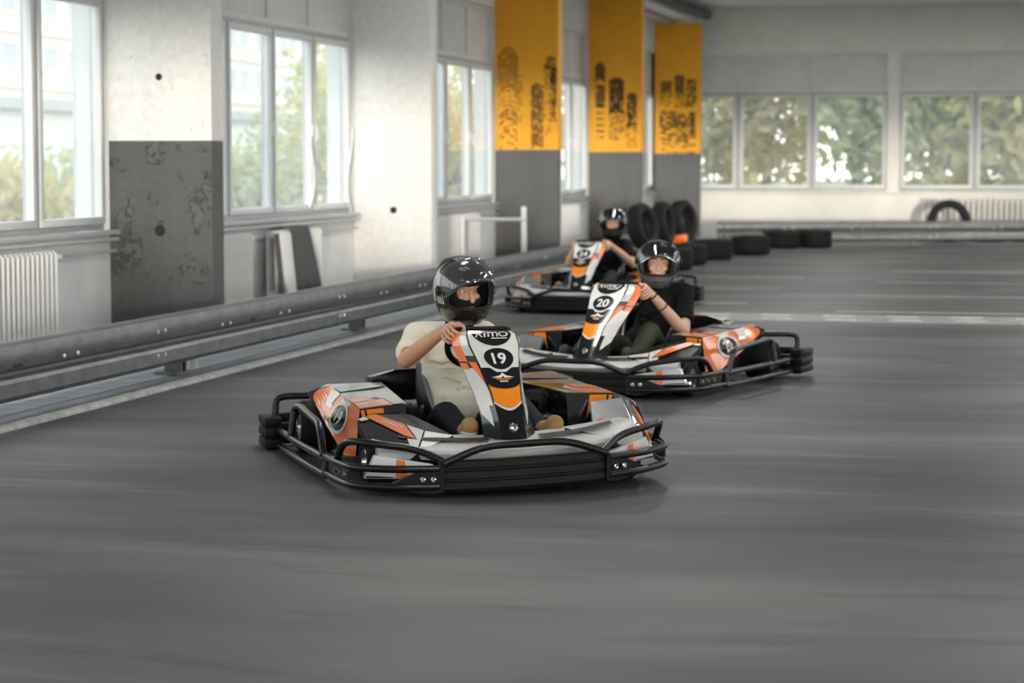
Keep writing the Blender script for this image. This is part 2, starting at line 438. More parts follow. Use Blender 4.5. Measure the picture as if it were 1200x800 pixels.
# painted grid lines (children of the floor)
def pline(x0, x1, y0, y1, m='line', z=0.003):
    return MB().box(x0, x1, y0, y1, -0.01, z).build('painted_line', MT[m], fl, smooth=0)
for y in (32.2, 29.2, 26.2): pline(-2.06, 3.2, y - 0.06, y + 0.06)
for y in (30.2, 27.35, 24.45): pline(-5.4, -3.1, y - 0.055, y + 0.055)
pline(-2.06, 3.2, 23.28, 23.42)
pline(-3.9, 6.0, 21.75, 22.85, 'lineband')
for i in range(9):
    x = -3.35 + i * 0.62
    pline(x, x + 0.30, 22.5, 22.72, 'line2', 0.005); pline(x + 0.06, x + 0.36, 22.02, 22.22, 'line2', 0.005)

# ------------------------------------------------------------------ left wall: spandrel, piers behind the pillars, header, with infill panels
wb = MB()
wb.box(XW - 0.32, XW, YR, YB + 0.3, -0.1, ZS - 0.03)
wb.box(XW - 0.32, XW, YR, YB + 0.3, ZT + 0.05, ZC)
edges = [YR] + PY
bays = []
for i, y in enumerate(PY):
    wb.box(XW - 0.32, XW, y - 0.0, y + PT + 0.03, ZS - 0.03, ZT + 0.05)
    y0 = (PY[i - 1] + PT + 0.03) if i else YR
    bays.append((y0, y))
wb.box(XW - 0.32, XW, PY[-1], YB + 0.3, ZS - 0.03, ZT + 0.05)
wl_ = wb.build('wall_left', MT['wall'], smooth=0); tag(wl_, kind='structure')
st = MB().box(XW - 0.02, XW + 0.09, YR, YB, ZS - 0.04, ZS).build('window_board', MT['pvcgrey'], wl_, bevel=0.008)
MB().tube([(XW + 0.07, YR, 0.875), (XW + 0.07, YB - .1, 0.875)], 0.018, 8).build('heating_pipe', MT['pipe'], wl_)
MB().tube([(XW + 0.05, YR, 0.775), (XW + 0.05, YB - .1, 0.775)], 0.014, 8).build('heating_pipe', MT['pipe'], wl_)

def frame_mesh(w, h, t, d):
    """rectangular frame in the local x-z plane, w by h, profile t wide and d deep"""
    m = MB()
    m.box(0, w, -d / 2, d / 2, 0, t); m.box(0, w, -d / 2, d / 2, h - t, h)
    m.box(0, t, -d / 2, d / 2, t, h - t); m.box(w - t, w, -d / 2, d / 2, t, h - t)
    return m
def window(name, org, rz, widths, mull, glass=True, panels=True, wallobj=None, handles=()):
    """a strip window: outer frame, sashes with panes and the infill panels over it; local x runs along the wall"""
    root = empty(name, org, rz); tag(root, kind='structure')
    total = sum(widths); h = ZH - ZS
    o = MB()
    o.box(0, total, -0.05, 0.05, 0, 0.05); o.box(0, total, -0.05, 0.05, h - 0.05, h)
    x = 0
    for k in range(len(widths) + 1):
        mw = mull[k] if k < len(mull) else 0.05
        o.box(max(0, x - mw / 2), min(total, x + mw / 2), -0.055, 0.055, 0.05, h - 0.05)
        if k < len(widths): x += widths[k]
    o.build('window_frame', MT['pvcgrey'], root, bevel=0.006)
    x = 0
    for k, w in enumerate(widths):
        a = mull[k] / 2 if k < len(mull) else 0.03; b = mull[k + 1] / 2 if k + 1 < len(mull) else 0.03
        sw = w - a - b
        s = frame_mesh(sw, h - 0.10, 0.062, 0.07).build('sash', MT['pvc'], root, bevel=0.006)
        s.location = (x + a, -0.035, 0.05)
        if glass:
            p = MB().box(0.05, sw - 0.05, -0.008, 0.008, 0.05, h - 0.15).build('pane', MT['glass'], s, smooth=0)
            if k in handles:
                hd = MB(); hd.box(sw - 0.05, sw - 0.02, -0.05, -0.03, 0.80, 0.92); hd.tube([(sw - 0.035, -0.045, .9), (sw - 0.035, -0.085, .9), (sw - 0.035, -0.09, .76)], 0.012, 8)
                hd.build('handle', MT['whitepipe'], s)
        if panels:
            pz = ZT - ZH
            f = frame_mesh(w - 0.006, pz + 0.055, 0.06, 0.07).build('panel_frame', MT['wall'], root, bevel=0.005); f.location = (x + 0.003, 0.0, h)
            MB().box(0.05, w - 0.056, -0.010, 0.02, 0.05, pz + 0.005).build('infill_panel', MT['panel'], f, bevel=0.006)
        x += w
    return root
wi = 1
for (y0, y1) in bays:
    n = 5 if y1 - y0 < 8 else 9
    w = (y1 - y0) / n
    window('window_%d' % wi, (XW - 0.10, y0, ZS), R(90), [w] * n, [0.05] + [0.055, 0.075] * n, wallobj=wl_, handles=(2, 3) if y0 > 15 else ()); wi += 1
window('window_%d' % wi, (XW - 0.10, PY[-1] + PT + 0.03, ZS), R(90), [YB - PY[-1] - PT - 0.03], [0.05, 0.05]); wi += 1

# ------------------------------------------------------------------ pillars
def pcol(y, kind):
    root = empty('pillar', ((XP + XW) / 2, y, 0)); tag(root, kind='structure')
    w = (XP - XW) / 2
    zp = 1.70
    if kind == 'white':
        MB().box(-w, w, 0, PT, 0, ZC).build('shaft', MT['pil_white'], root, bevel=0.012)
    elif kind == 'flaked':
        MB().box(-w, w, 0, PT, zp, ZC).build('upper_shaft', MT['pil_white'], root, smooth=0)
        MB().box(-w, w, 0, PT, 0, zp).build('lower_shaft', MT['pil_dark'], root, smooth=0)
    else:
        MB().box(-w, w, 0, PT, 0, ZC).build('shaft', MT['wall'], root, smooth=0)
        MB().box(-w - .002, w + .004, -0.006, PT - 0.1, 0, zp - 0.004).build('lower_paint', MT['pil_grey'], root, smooth=0)
        MB().box(-w - .002, w + .004, -0.006, PT - 0.03, zp - 0.002, 4.31).build('yellow_panel', MT['yellow'], root, smooth=0)
    return root
PIL = [pcol(y, k) for y, k in zip(PY, ['white', 'white', 'flaked', 'white', 'yellow', 'yellow', 'yellow'])]
def hole(pil, px, py, r):
    y = pil.location.y
    p = at_y(px, py, y) - pil.location
    m = MB(); m.lathe([(r * 1.12, -.004), (r * 1.25, -0.001), (r * .95, -.007)], (p.x, 0, p.z), (0, 1, 0), 14); m.lathe([(r, -.005), (r, 0.02)], (p.x, 0, p.z), (0, 1, 0), 14)
    m.build('drill_hole', MT['hole'], pil)
hole(PIL[2], 186, 90, 0.024); hole(PIL[2], 187.5, 270, 0.038); hole(PIL[3], 461, 246, 0.032)
# blistered lips of plaster round the flaked corner of the near pillar
def blister(pil, px, py, w, h, mi):
    p = at_y(px, py, pil.location.y) - pil.location; n = 11
    ring = []; top = []
    for k in range(n):
        a = 2 * math.pi * k / n; q = random.uniform(0.55, 1.15)
        ring.append((p.x + w * q * math.cos(a), 0.004, p.z + h * q * math.sin(a)))
        top.append((p.x + w * q * .8 * math.cos(a), -0.007 - random.uniform(0, .006), p.z + h * q * .8 * math.sin(a)))
    m = MB(); m.rings([ring, top]); m.build('paint_flake', MT['pil_dark' if mi else 'pil_white'], pil, smooth=60)
for px, py, w, h, mi in [(173, 228, .05, .08, 1), (182, 236, .05, .06, 1), (149, 236, .04, .07, 1), (231, 222, .09, .04, 1), (240, 205, .05, .09, 1), (236, 176, .09, .05, 1), (243, 262, .05, .06, 1),
                         (148, 296, .04, .05, 1), (224, 300, .10, .06, 1), (240, 316, .07, .10, 1), (170, 322, .07, .04, 1), (154, 320, .04, .04, 1), (234, 330, .10, .04, 1), (213, 320, .03, .05, 1), (153, 270, .02, .09, 1),
                         (150, 66, .10, .05, 0), (215, 60, .14, .05, 0), (240, 70, .06, .12, 0), (138, 92, .04, .06, 0), (200, 100, .03, .10, 0), (236, 146, .05, .06, 0), (222, 150, .04, .05, 0)]:
    blister(PIL[2], px, py, w * .6, h * .6, mi)

# tyre prints rolled on the yellow panels: rows of curved tread bars
def tyre_print(pil, x0, x1, y0, y1, bow, pitch, keep0, keep1, thick, seed, skew=0.0):
    rnd = random.Random(seed); Y = pil.location.y - 0.006
    a = at_y(x0, y0, Y) - pil.location; b = at_y(x1, y1, Y) - pil.location
    W = b.x - a.x; H = a.z - b.z; m = MB(); nrow = max(2, int(H / pitch))
    for i in range(nrow):
        t = i / (nrow - 1); z = a.z - H * t; keep = keep0 + (keep1 - keep0) * t; nseg = 9
        for k in range(nseg):
            if rnd.random() > keep: continue
            u0 = k / nseg; u1 = (k + 1) / nseg + 0.004
            th = min(1.02, thick * 1.12) * pitch * rnd.uniform(0.7, 1.1)
            f = lambda u: z + bow * (1 - (2 * u - 1) ** 2) - bow + skew * u
            xa = a.x + W * u0; xb = a.x + W * u1
            yy = -0.0085
            m.prism([(xa, yy, f(u0)), (xb, yy, f(u1)), (xb, yy, f(u1) - th), (xa, yy, f(u0) - th)], (0, 0.002, 0))
    if m.f: m.build('tyre_print', MT['rubmark'], pil, smooth=0)
A, B_, C_ = PIL[4], PIL[5], PIL[6]
tyre_print(A, 583.5, 607, 55, 100, .16, .045, .98, .9, .42, 1)
tyre_print(A, 584, 606, 100, 128, .13, .055, .8, .7, .22, 2)
tyre_print(A, 586, 606, 128, 166, .10, .05, .85, .25, .5, 3)
tyre_print(A, 607, 613, 88, 140, .02, .04, .5, .2, .5, 4)
tyre_print(A, 622.5, 636.5, 98, 168, .05, .035, .95, .85, .72, 5)
tyre_print(A, 640, 651, 66, 78, .04, .03, .95, .95, .9, 6)
tyre_print(A, 645, 652, 79, 140, .01, .03, .98, .5, .9, 7)
tyre_print(A, 637, 645, 75, 158, .01, .035, .55, .25, .5, 8)
tyre_print(B_, 697.5, 709, 73, 90, .08, .03, 1, 1, .95, 9)
tyre_print(B_, 698, 709, 92, 100, .0, .04, .7, .6, .5, 10)
tyre_print(B_, 698, 709, 100, 122, .01, .03, 1, .95, .95, 11)
tyre_print(B_, 699, 708, 124, 160, .0, .08, .95, .7, .35, 12)
tyre_print(B_, 714, 731, 91, 128, .06, .03, .98, .85, .92, 13)
tyre_print(B_, 714, 732, 128, 162, .01, .035, .7, .25, .6, 14)
tyre_print(B_, 734.5, 746, 108, 146, .05, .03, .98, .75, .9, 15)
tyre_print(B_, 733, 746, 146, 170, .01, .04, .55, .2, .6, 16)
tyre_print(C_, 774.5, 787, 95, 106, .01, .035, .98, .95, .95, 17)
tyre_print(C_, 773.5, 788, 107, 124, .01, .035, .65, .35, .6, 18)
tyre_print(C_, 791, 802, 88, 108, .01, .035, .98, .95, .95, 19)
tyre_print(C_, 791, 803, 109, 124, .01, .035, .65, .4, .7, 20)
tyre_print(C_, 804.5, 816, 93, 124, .01, .035, .95, .5, .85, 21)
tyre_print(C_, 773, 806, 127, 160, .02, .035, .92, .6, .8, 22, -.12)
tyre_print(C_, 776, 806, 158, 178, .0, .045, .55, .3, .5, 23)
tyre_print(C_, 807.5, 815, 131, 157, .01, .035, .98, .95, .95, 24)
tyre_print(C_, 807.5, 815, 160, 178, .0, .09, .8, .6, .4, 25)

# ------------------------------------------------------------------ end wall
bw = MB(); bw.box(XW - 0.3, XR, YB, YB + 0.32, -0.1, ZS - 0.03); bw.box(XW - 0.3, XR, YB, YB + 0.32, ZT + 0.05, ZC)
groups = [(-8.0, -7.62), (-3.1, -2.86), (1.60, 1.84), (6.3, 6.54), (11.0, XR)]
for a, b in groups: bw.box(a, b, YB, YB + 0.32, ZS - 0.03, ZT + 0.05)
wbk = bw.build('wall_back', MT['wallback'], smooth=0); tag(wbk, kind='structure')
MB().box(XW, XR, YB - 0.07, YB, ZS - 0.05, ZS - 0.01).build('window_board', MT['wallback'], wbk, bevel=0.008)
MB().box(XW, XR, YB - 0.16, YB, 4.58, ZC).build('crown_beam', MT['ceil'], wbk, bevel=0.01)
for (a, b), (c, d) in zip(groups[:-1], groups[1:]):
    w = (c - b) / 3
    r_ = window('window_%d' % wi, (b, YB + 0.10, ZS), 0, [w] * 3, [0.07, 0.09, 0.09, 0.07]); wi += 1

# right and rear walls with window strips, outside the picture
def plainwall(name, axis, c, a0, a1, th):
    m = MB(); step = 3.1; z0, z1 = 0.9, 2.95
    def bx(p, q, za, zb):
        if axis == 'x': m.box(c, c + th, p, q, za, zb)
        else: m.box(p, q, c - th, c, za, zb)
    bx(a0, a1, -0.1, z0); bx(a0, a1, z1, ZC)
    p = a0
    while p < a1: bx(p, min(p + 0.12, a1), z0, z1); p += step
    o = m.build(name, MT['wall'], smooth=0); tag(o, kind='structure')
plainwall('wall_right', 'x', XR, YR, YB, 0.3)
plainwall('wall_front', 'y', YR, XW - 0.3, XR, 0.3)

# ceiling with an edge beam over the pillars
ce = MB().box(XW - 0.3, XR + .3, YR - .3, YB + 0.3, ZC, ZC + 0.2).build('ceiling', MT['ceil'], smooth=0); tag(ce, kind='structure')
MB().box(XW, XP - 0.12, YR, YB, 4.36, ZC).build('edge_beam', MT['ceil'], ce, bevel=0.01)
MB().tube([(-7.28, 30.0, 4.33), (-7.28, YB - .1, 4.33)], 0.03, 8).build('conduit', mat('rusty conduit', (.36, .25, .18), .6), ce)
# corrugated duct under the ceiling
dp = []; dr = []
n = 150
for i in range(n):
    t = i / (n - 1); dp.append((-6.62 - .10 * math.sin(t * 2.2), 36.0 + 10.0 * t, 4.50 - .05 * math.sin(t * 3))); dr.append(0.085 + (0.02 if i % 2 else 0.0))
dc = MB().tube(dp, dr, 12).build('flexible_duct', MT['duct'], smooth=20); tag(dc, 'dark grey corrugated flexible duct running along under the ceiling beam', 'duct')

# fill lights added on the ceiling, above the frame, to brighten the hall
for X in (-3.6, 0.8, 5.2, 9.2):
    for Y in (-4, 5, 14, 23, 32, 41):
        lo = empty('added_ceiling_fill', (X, Y, ZC - 0.02)); tag(lo, 'added unseen fill light with a bright diffuser under the hall ceiling', 'fill light', 'added ceiling fill lights')
        MB().box(-0.2, 0.2, -1.25, 1.25, -0.10, 0).build('housing', MT['fillbody'], lo, bevel=0.01)
        MB().box(-0.17, 0.17, -1.2, 1.2, -0.115, -0.10).build('diffuser', MT['fillglow'], lo, smooth=0)
        la = bpy.data.lights.new('fill_light', 'AREA'); la.shape = 'RECTANGLE'; la.size = 0.34; la.size_y = 2.4; la.energy = FILL_W; la.color = (1.0, 0.99, 0.97)
        lb = bpy.data.objects.new('fill_light', la); COL.objects.link(lb); lb.parent = lo; lb.location = (0, 0, -0.125)

# ------------------------------------------------------------------ guard rails
PROF = [(0.0, .455), (.030, .452), (.058, .435), (.074, .405), (.074, .325), (.058, .295), (.010, .272), (.010, .250), (.058, .236), (.074, .215), (.074, .135), (.058, .108), (.0, .092)]
def guard_rail(p0, p1, seglen, label, posts, side=1):
    p0 = Vector(p0); p1 = Vector(p1); d = (p1 - p0); L = d.length; d.normalize()
    rz = math.atan2(d.y, d.x)
    root = empty('guard_rail', p0, rz); tag(root, label, 'guardrail')
    # local x along the rail, -y towards the track
    nseg = max(1, round(L / seglen)); sl_ = L / nseg
    m = MB(); outer = [(0, -o, z) for o, z in PROF]; inner = [(0, -o + 0.009, z) for o, z in PROF]
    ring = outer + inner[::-1]
    m.rings([[(x, y, z) for _, y, z in ring] for x in (0.0, sl_ + 0.25)])
    me = m.mesh('beam', [MT['galv']], 30)
    b = MB().lathe([(0.016, -0.008), (0.016, 0.004), (0.008, 0.010)], (0, 0, 0), (0, -1, 0), 8).mesh('bolt', [MT['bolt']], 30)
    hb = MB().lathe([(0.010, 0), (0.010, 0.0015)], (0, 0, 0), (0, -1, 0), 8).mesh('slot', [MT['hole']], 0)
    for i in range(nseg):
        bm_ = link_copy(me, 'beam', root, (i * sl_ - 0.125, 0.0045 * (i % 2), 0))
        for dx in (0.06, 0.19):
            for z in (0.355, 0.19):
                link_copy(b, 'bolt', bm_, (dx, -0.0745, z))
        for dx in (sl_ * .32, sl_ * .36, sl_ * .64, sl_ * .69):
            link_copy(b, 'bolt', bm_, (dx, -0.0745, 0.318))
        sm = MB(); sm.box(sl_ * .47, sl_ * .47 + .11, -0.0765, -0.073, .305, .325); sm.build('slot', MT['hole'], bm_, smooth=0)
    pm = MB(); pm.box(-0.05, 0.05, 0.012, 0.10, 0.0, 0.40); pm.box(-0.13, 0.13, -0.03, 0.15, 0.0, 0.018)
    pm.box(-0.05, -0.035, -0.03, 0.012, 0.0, 0.10); pm.box(0.035, 0.05, -0.03, 0.012, 0.0, 0.10)
    pme = pm.mesh('post', [MT['galv']], 0)
    for x in posts: link_copy(pme, 'post', root, (x, 0, 0.012))
    return root
# along the window wall: track side is +X, so the rail runs from far to near
YA, YZ = 39.6, -6.0
guard_rail((-6.00, YZ, 0), (-6.00, YA, 0), 4.3, 'long grey steel guardrail running along the window wall', [15.25 - YZ + k * 4.42 for k in range(-4, 6)])
for o in [o for o in bpy.data.objects if o.name.startswith('guard_rail')]: pass
guard_rail((-5.62, 40.75, 0), (9.0, 45.55, 0), 4.2, 'grey steel guardrail crossing in front of the end wall', [0.3 + k * 3.2 for k in range(5)])
# white blocks wedged at the near rail post
for k in range(3):
    w_ = MB().lathe([(0.045, 0), (0.05, 0.01), (0.05, 0.085), (0.042, 0.095)], (-6.12 + 0.02 * k, 15.42 + 0.13 * k, 0.012), (0, 0, 1), 14).build('spacer_block', MT['whitepipe'])
    tag(w_, 'small white round spacer block standing under the guardrail beside its post', 'block', 'white spacers under the guardrail')

# ------------------------------------------------------------------ radiators
def radiator(loc, rz, ncol, pitch, z0, z1, label):
    root = empty('radiator', loc, rz); tag(root, label, 'radiator')
    c = MB(); h = z1 - z0
    c.tube(rpath([(0, -0.045, 0.02), (0, -0.045, h - 0.02)], .01), 0.02, 8); c.tube([(0, 0.045, 0.02), (0, 0.045, h - 0.02)], 0.02, 8)
    c.box(-0.018, 0.018, -0.045, 0.045, h - 0.06, h); c.box(-0.018, 0.018, -0.045, 0.045, 0, 0.06)
    me = c.mesh('column', [MT['rad']], 40)
    for k in range(ncol): link_copy(me, 'column', root, (k * pitch, 0, z0))
    L = (ncol - 1) * pitch
    MB().tube([(-0.02, 0, z1 - 0.06), (L + 0.16, 0, z1 - 0.06)], 0.017, 8).build('header_pipe', MT['rad'], root)
    MB().tube([(-0.02, 0, z0 + 0.05), (L + 0.02, 0, z0 + 0.05)], 0.017, 8).build('header_pipe', MT['rad'], root)
    MB().lathe([(0.022, 0), (0.03, 0.01), (0.03, 0.07), (0.02, 0.09)], (L + 0.10, 0, z1 - 0.06), (1, 0, 0), 12).build('valve', MT['whitepipe'], root)
    return root
def wrad(y, n, p, label): return radiator((XW + 0.14, y, 0), R(90), n, p, 0.16, 0.83, label)
wrad(14.62, 23, 0.085, 'white column radiator under the window before the flaking dark pillar')
wrad(19.55, 18, 0.085, 'white column radiator just behind the flaking dark pillar')
wrad(21.75, 17, 0.088, 'white column radiator with a dark grey cloth hung over it')
wrad(27.4, 32, 0.09, 'white column radiator between the white pillar and a yellow pillar')
wrad(34.4, 30, 0.09, 'white column radiator between two yellow pillars')
radiator((-2.36, YB - 0.18, 0), 0, 30, 0.108, 0.14, 0.83, 'white column radiator under the end wall windows')

# cloth over the radiator
cl = MB(); n = 10; rowsA = []
for j in range(13):
    t = j / 12.0
    if t < 0.08: x_ = -0.02; z = 0.855
    else: x_ = 0.075 + 0.03 * t; z = 0.855 - (t - 0.08) * 0.70
    w0 = 22.06 - .03 * t + .0; w1 = 22.62 + 0.36 * t
    rowsA.append([(XW + 0.14 + x_ + 0.012 * math.sin(k * 1.9 + j * .2) * (0.3 + t), w0 + (w1 - w0) * k / n, z) for k in range(n + 1)])
for a, b in zip(rowsA[:-1], rowsA[1:]): cl.rings([a, b], closed=False, cap=False)
co = cl.build('hung_cloth', MT['cloth'], smooth=60, fix=False)
bm = bmesh.new(); bm.from_mesh(co.data); bmesh.ops.remove_doubles(bm, verts=bm.verts, dist=1e-5); bm.to_mesh(co.data); bm.free()
so = co.modifiers.new('thick', 'SOLIDIFY'); so.thickness = 0.012
tag(co, 'dark grey cloth hung over a white radiator below the triple window', 'cloth')
# leaning white board beside the cloth
lb_ = MB().box(0, 0.03, 0, 0.30, 0, 0.80).build('leaning_board', MT['rad'], bevel=0.006); lb_.location = (XW + 0.30, 21.72, 0.012); lb_.rotation_euler = (0, -0.10, 0)
tag(lb_, 'white board leaning on the radiator beside the dark cloth', 'board')
lb2 = MB().box(0, 0.02, 0, 0.10, 0, 0.80).build('leaning_board', MT['cloth'], bevel=0.004); lb2.location = (XW + 0.29, 21.60, 0.012); lb2.rotation_euler = (0, -0.10, 0)
tag(lb2, 'narrow black board leaning on the radiator beside a white board', 'board')

# dangling white cables at the triple window
def cable(pts, label):
    o = MB().tube(rpath(pts, .3, 6), 0.013, 8).build('window_cable', MT['cable']); tag(o, label, 'cable')
cp = [at_x(x, y, XW + 0.03) for x, y in [(414, 150), (411, 183), (405, 215), (411, 245), (417, 262)]]
cable(cp, 'white cable dangling down beside the white pillar')
cp = [at_x(x, y, XW + 0.0) for x, y in [(364, 168), (369, 205), (367, 232), (362, 244)]]
cable(cp, 'white cable dangling in front of the triple window')

# white tubular barrier by the first yellow pillar
br = empty('tube_barrier', (-7.0, 30.69, 0)); tag(br, 'white tubular steel barrier standing before the yellow pillar with curved prints', 'barrier')
MB().tube([(0, 0, 0.012), (0, 0, 0.86)], 0.04, 12).build('upright', MT['whitepipe'], br)
MB().ball((0, 0, 0.87), 0.045).build('cap', MT['whitepipe'], br)
MB().tube([(0, 0, 0.735), (-0.25, -2.45, 0.79)], 0.025, 10).build('rail', MT['whitepipe'], br)
MB().tube([(-0.25, -2.45, 0.012), (-0.25, -2.45, 0.82)], 0.03, 12).build('upright', MT['whitepipe'], br)

# ------------------------------------------------------------------ old tyres
def tyre_mesh(R0, w, rim, tread=True):
    m = MB(); h = w / 2; pr = [(rim, -h * .72), (rim + .02, -h * .9), ((R0 + rim) / 2, -h), (R0 - .03, -h * .93), (R0 - .008, -h * .75)]
    g = 4
    for k in range(g):
        z0 = -h * .7 + 2 * h * .7 * k / g; z1 = -h * .7 + 2 * h * .7 * (k + 1) / g
        pr += [(R0 + .004 * (1 - abs(k - 1.5) / 2), z0 + .008), (R0 + .004, z1 - .012), (R0 - .010, z1 - .009), (R0 - .010, z1 + .002)]
    pr += [(R0 - .008, h * .75), (R0 - .03, h * .93), ((R0 + rim) / 2, h), (rim + .02, h * .9), (rim, h * .72), (rim + .03, h * .6), (rim + .05, 0), (rim + .03, -h * .6)]
    return m.lathe(pr, (0, 0, 0), (0, 0, 1), 40, closed=True)
TY = tyre_mesh(0.32, 0.32, 0.19).mesh('tyre', [MT['rubber']], 30)
TYN = tyre_mesh(0.31, 0.22, 0.19).mesh('tyre', [MT['rubber']], 30)
TYB = tyre_mesh(0.40, 0.24, 0.25).mesh('tyre', [MT['rubber']], 30)
def tyre(me, loc, rot, label, group=None):
    o = bpy.data.objects.new('tyre', me); COL.objects.link(o); o.location = loc; o.rotation_euler = rot; tag(o, label, 'tyre', group); return o
G = 'black tyres lying in a row before the end guardrail'
tyre(TY, (-5.05, 35.4, 0.162), (0, 0, .3), 'black tyre lying flat, the end of the row farthest from the end guardrail')
tyre(TY, (-4.70, 37.4, 0.162), (0, 0, 1.1), 'black tyre lying flat, second in the row counted from the end away from the guardrail')
tyre(TY, (-4.52, 40.4, 0.162), (0, 0, 2.1), 'black tyre lying flat in the row, next to the last one at the end guardrail')
tyre(TY, (-4.00, 40.85, 0.162), (0, 0, .7), 'black tyre lying flat at the end of the row by the end guardrail')
# heap beside the window guardrail: lying tyres with others set on edge on them
def hx(px, Y): return at_y(px, 270, Y).x
for px, Y, lab in [(757, 30.4, 'black tyre lying flat under the leaning tyre by the window guardrail'), (786, 31.9, 'black tyre lying flat under the middle of the tyre heap'), (803, 33.4, 'black tyre lying flat under the heap tyre with the orange strap')]:
    tyre(TY, (hx(px, Y), Y, 0.162), (0, 0, px), lab)
tyre(TYN, (hx(753, 30.4), 30.4, 0.655), (R(78), 0, R(74)), 'black tyre set on edge leaning on the heap behind the driver in kart 24')
tyre(TYN, (hx(777, 31.9), 31.9, 0.652), (R(84), 0, R(84)), 'black tyre set on edge in the middle of the heap')
ts = tyre(TYN, (hx(800, 33.4), 33.4, 0.652), (R(82), 0, R(72)), 'black tyre set on edge at the end of the heap with an orange strap')
MB().box(-0.25, -0.12, -0.325, -0.20, -0.117, 0.117).build('strap', MT['orange'], ts, bevel=.02)
# behind the end guardrail
tyre(TYB, (-1.78, 44.35, 0.40), (R(86), 0, R(8)), 'big black tyre standing upright behind the end guardrail by the radiator')
tyre(TYN, (-1.02, 44.75, 0.111), (0, 0, .5), 'black tyre lying behind the end guardrail next to the big upright tyre')
tyre(TYN, (-0.30, 44.95, 0.111), (0, 0, .9), 'black tyre lying behind the end guardrail, second from the big upright tyre')

# ------------------------------------------------------------------ outdoors
gr = MB().box(-160, 120, -40, 260, -0.9, -0.5).build('ground', MT['grass'], smooth=0); tag(gr, kind='structure')
def leaves(center, radii, n, size, seed, clusters=12):
    rnd = random.Random(seed); m = MB(); c = Vector(center); cl = []
    for _ in range(clusters):
        v = Vector((rnd.uniform(-1, 1), rnd.uniform(-1, 1), rnd.uniform(-1, 1)))
        if v.length > 1: v.normalize()
        cl.append(v * 0.72)
    for _ in range(n):
        k = rnd.choice(cl); g = Vector((rnd.gauss(0, .27), rnd.gauss(0, .27), rnd.gauss(0, .27))) + k
        p = c + Vector((g.x * radii[0], g.y * radii[1], g.z * radii[2]))
        a = Vector((rnd.gauss(0, 1), rnd.gauss(0, 1), rnd.gauss(0, 1))).normalized(); b = a.orthogonal().normalized(); s = size * rnd.uniform(.6, 1.4)
        m.add([p - a * s, p + b * s * .45 + a * s * .05, p + a * s, p - b * s * .45 + a * s * .05 + a.cross(b) * s * .2], [(0, 1, 2), (0, 2, 3)])
    return m
def tree(loc, h, radii, n, size, lm, seed, label, group, name='tree', low=0.35):
    root = empty(name, (loc[0], loc[1], -0.5)); tag(root, label, name, group)
    zc = h * (low + (1 - low) / 2) 
    leaves((0, 0, zc), radii, n, size, seed).build('crown', MT[lm], root, smooth=0, fix=False)
    t = MB(); t.tube([(0, 0, 0), (0.05, 0.03, zc * .6), (-.05, 0, zc)], [0.16, 0.11, 0.05], 8)
    for k in range(5):
        a = k * 1.26 + seed; t.tube([(0, 0, zc * .55), (math.cos(a) * radii[0] * .5, math.sin(a) * radii[1] * .5, zc * (0.9 + .08 * k))], [0.06, 0.02], 6)
    t.build('trunk', MT['bark'], root)
k = 0
for (x, y, h, rx, lm, lab) in [(-9.4, 52.5, 6.0, 1.6, 'leafB', 'bluish green tree outside the end wall window by the last yellow pillar'), (-6.4, 53.5, 6.4, 1.7, 'leafC', 'yellow green tree outside the first whole window of the end wall'),
                               (-4.2, 52.2, 6.0, 1.5, 'leafB', 'grey green tree outside the second whole window of the end wall'), (-2.0, 53.0, 6.2, 1.6, 'leafA', 'leaf green tree outside the end wall window by the wide mullion'),
                               (0.3, 52.6, 6.2, 1.7, 'leafC', 'yellow green tree outside the end wall window over the radiator'), (3.2, 53.4, 6.2, 1.8, 'leafA', 'green tree outside the end wall beyond the radiator')]:
    tree((x, y, 0), h, (rx, 1.3, 2.7), 3300, 0.20, lm, 31 + k, lab, None, low=0.12); k += 1
# shrubs and trees seen through the left windows
for (px, py, X, h, rx, lm, lab) in [(20, 250, -17, 1.95, 1.0, 'leafC', 'yellow green shrub outside the window beside the flaking pillar, near the mullion'), (70, 250, -18, 2.0, 1.2, 'leafB', 'bushy grey green shrub outside the window just before the flaking pillar'), (105, 250, -18.5, 1.8, 1.1, 'leafA', 'low green shrub outside the window touching the flaking pillar'),
                                (290, 240, -17, 2.3, 1.2, 'leafB', 'pale green shrub outside the first pane of the triple window'), (345, 240, -17, 3.4, 1.1, 'leafB', 'grey green tree outside the middle pane of the triple window'), (392, 240, -15.5, 4.3, 1.3, 'leafA', 'tall green tree outside the last pane of the triple window'),
                                (533, 240, -14, 3.6, 1.2, 'leafC', 'yellow green tree outside the window past the white pillar'), (560, 240, -14, 4.4, 1.5, 'leafB', 'tall grey green tree outside the window past the white pillar')]:
    p = at_x(px, 190, X); k += 1
    tree((p.x, p.y, 0), h, (rx, rx * 1.2, h * .5), 1300, 0.13, lm, 60 + k, lab, None, 'tree' if h > 3 else 'shrub', low=0.1)
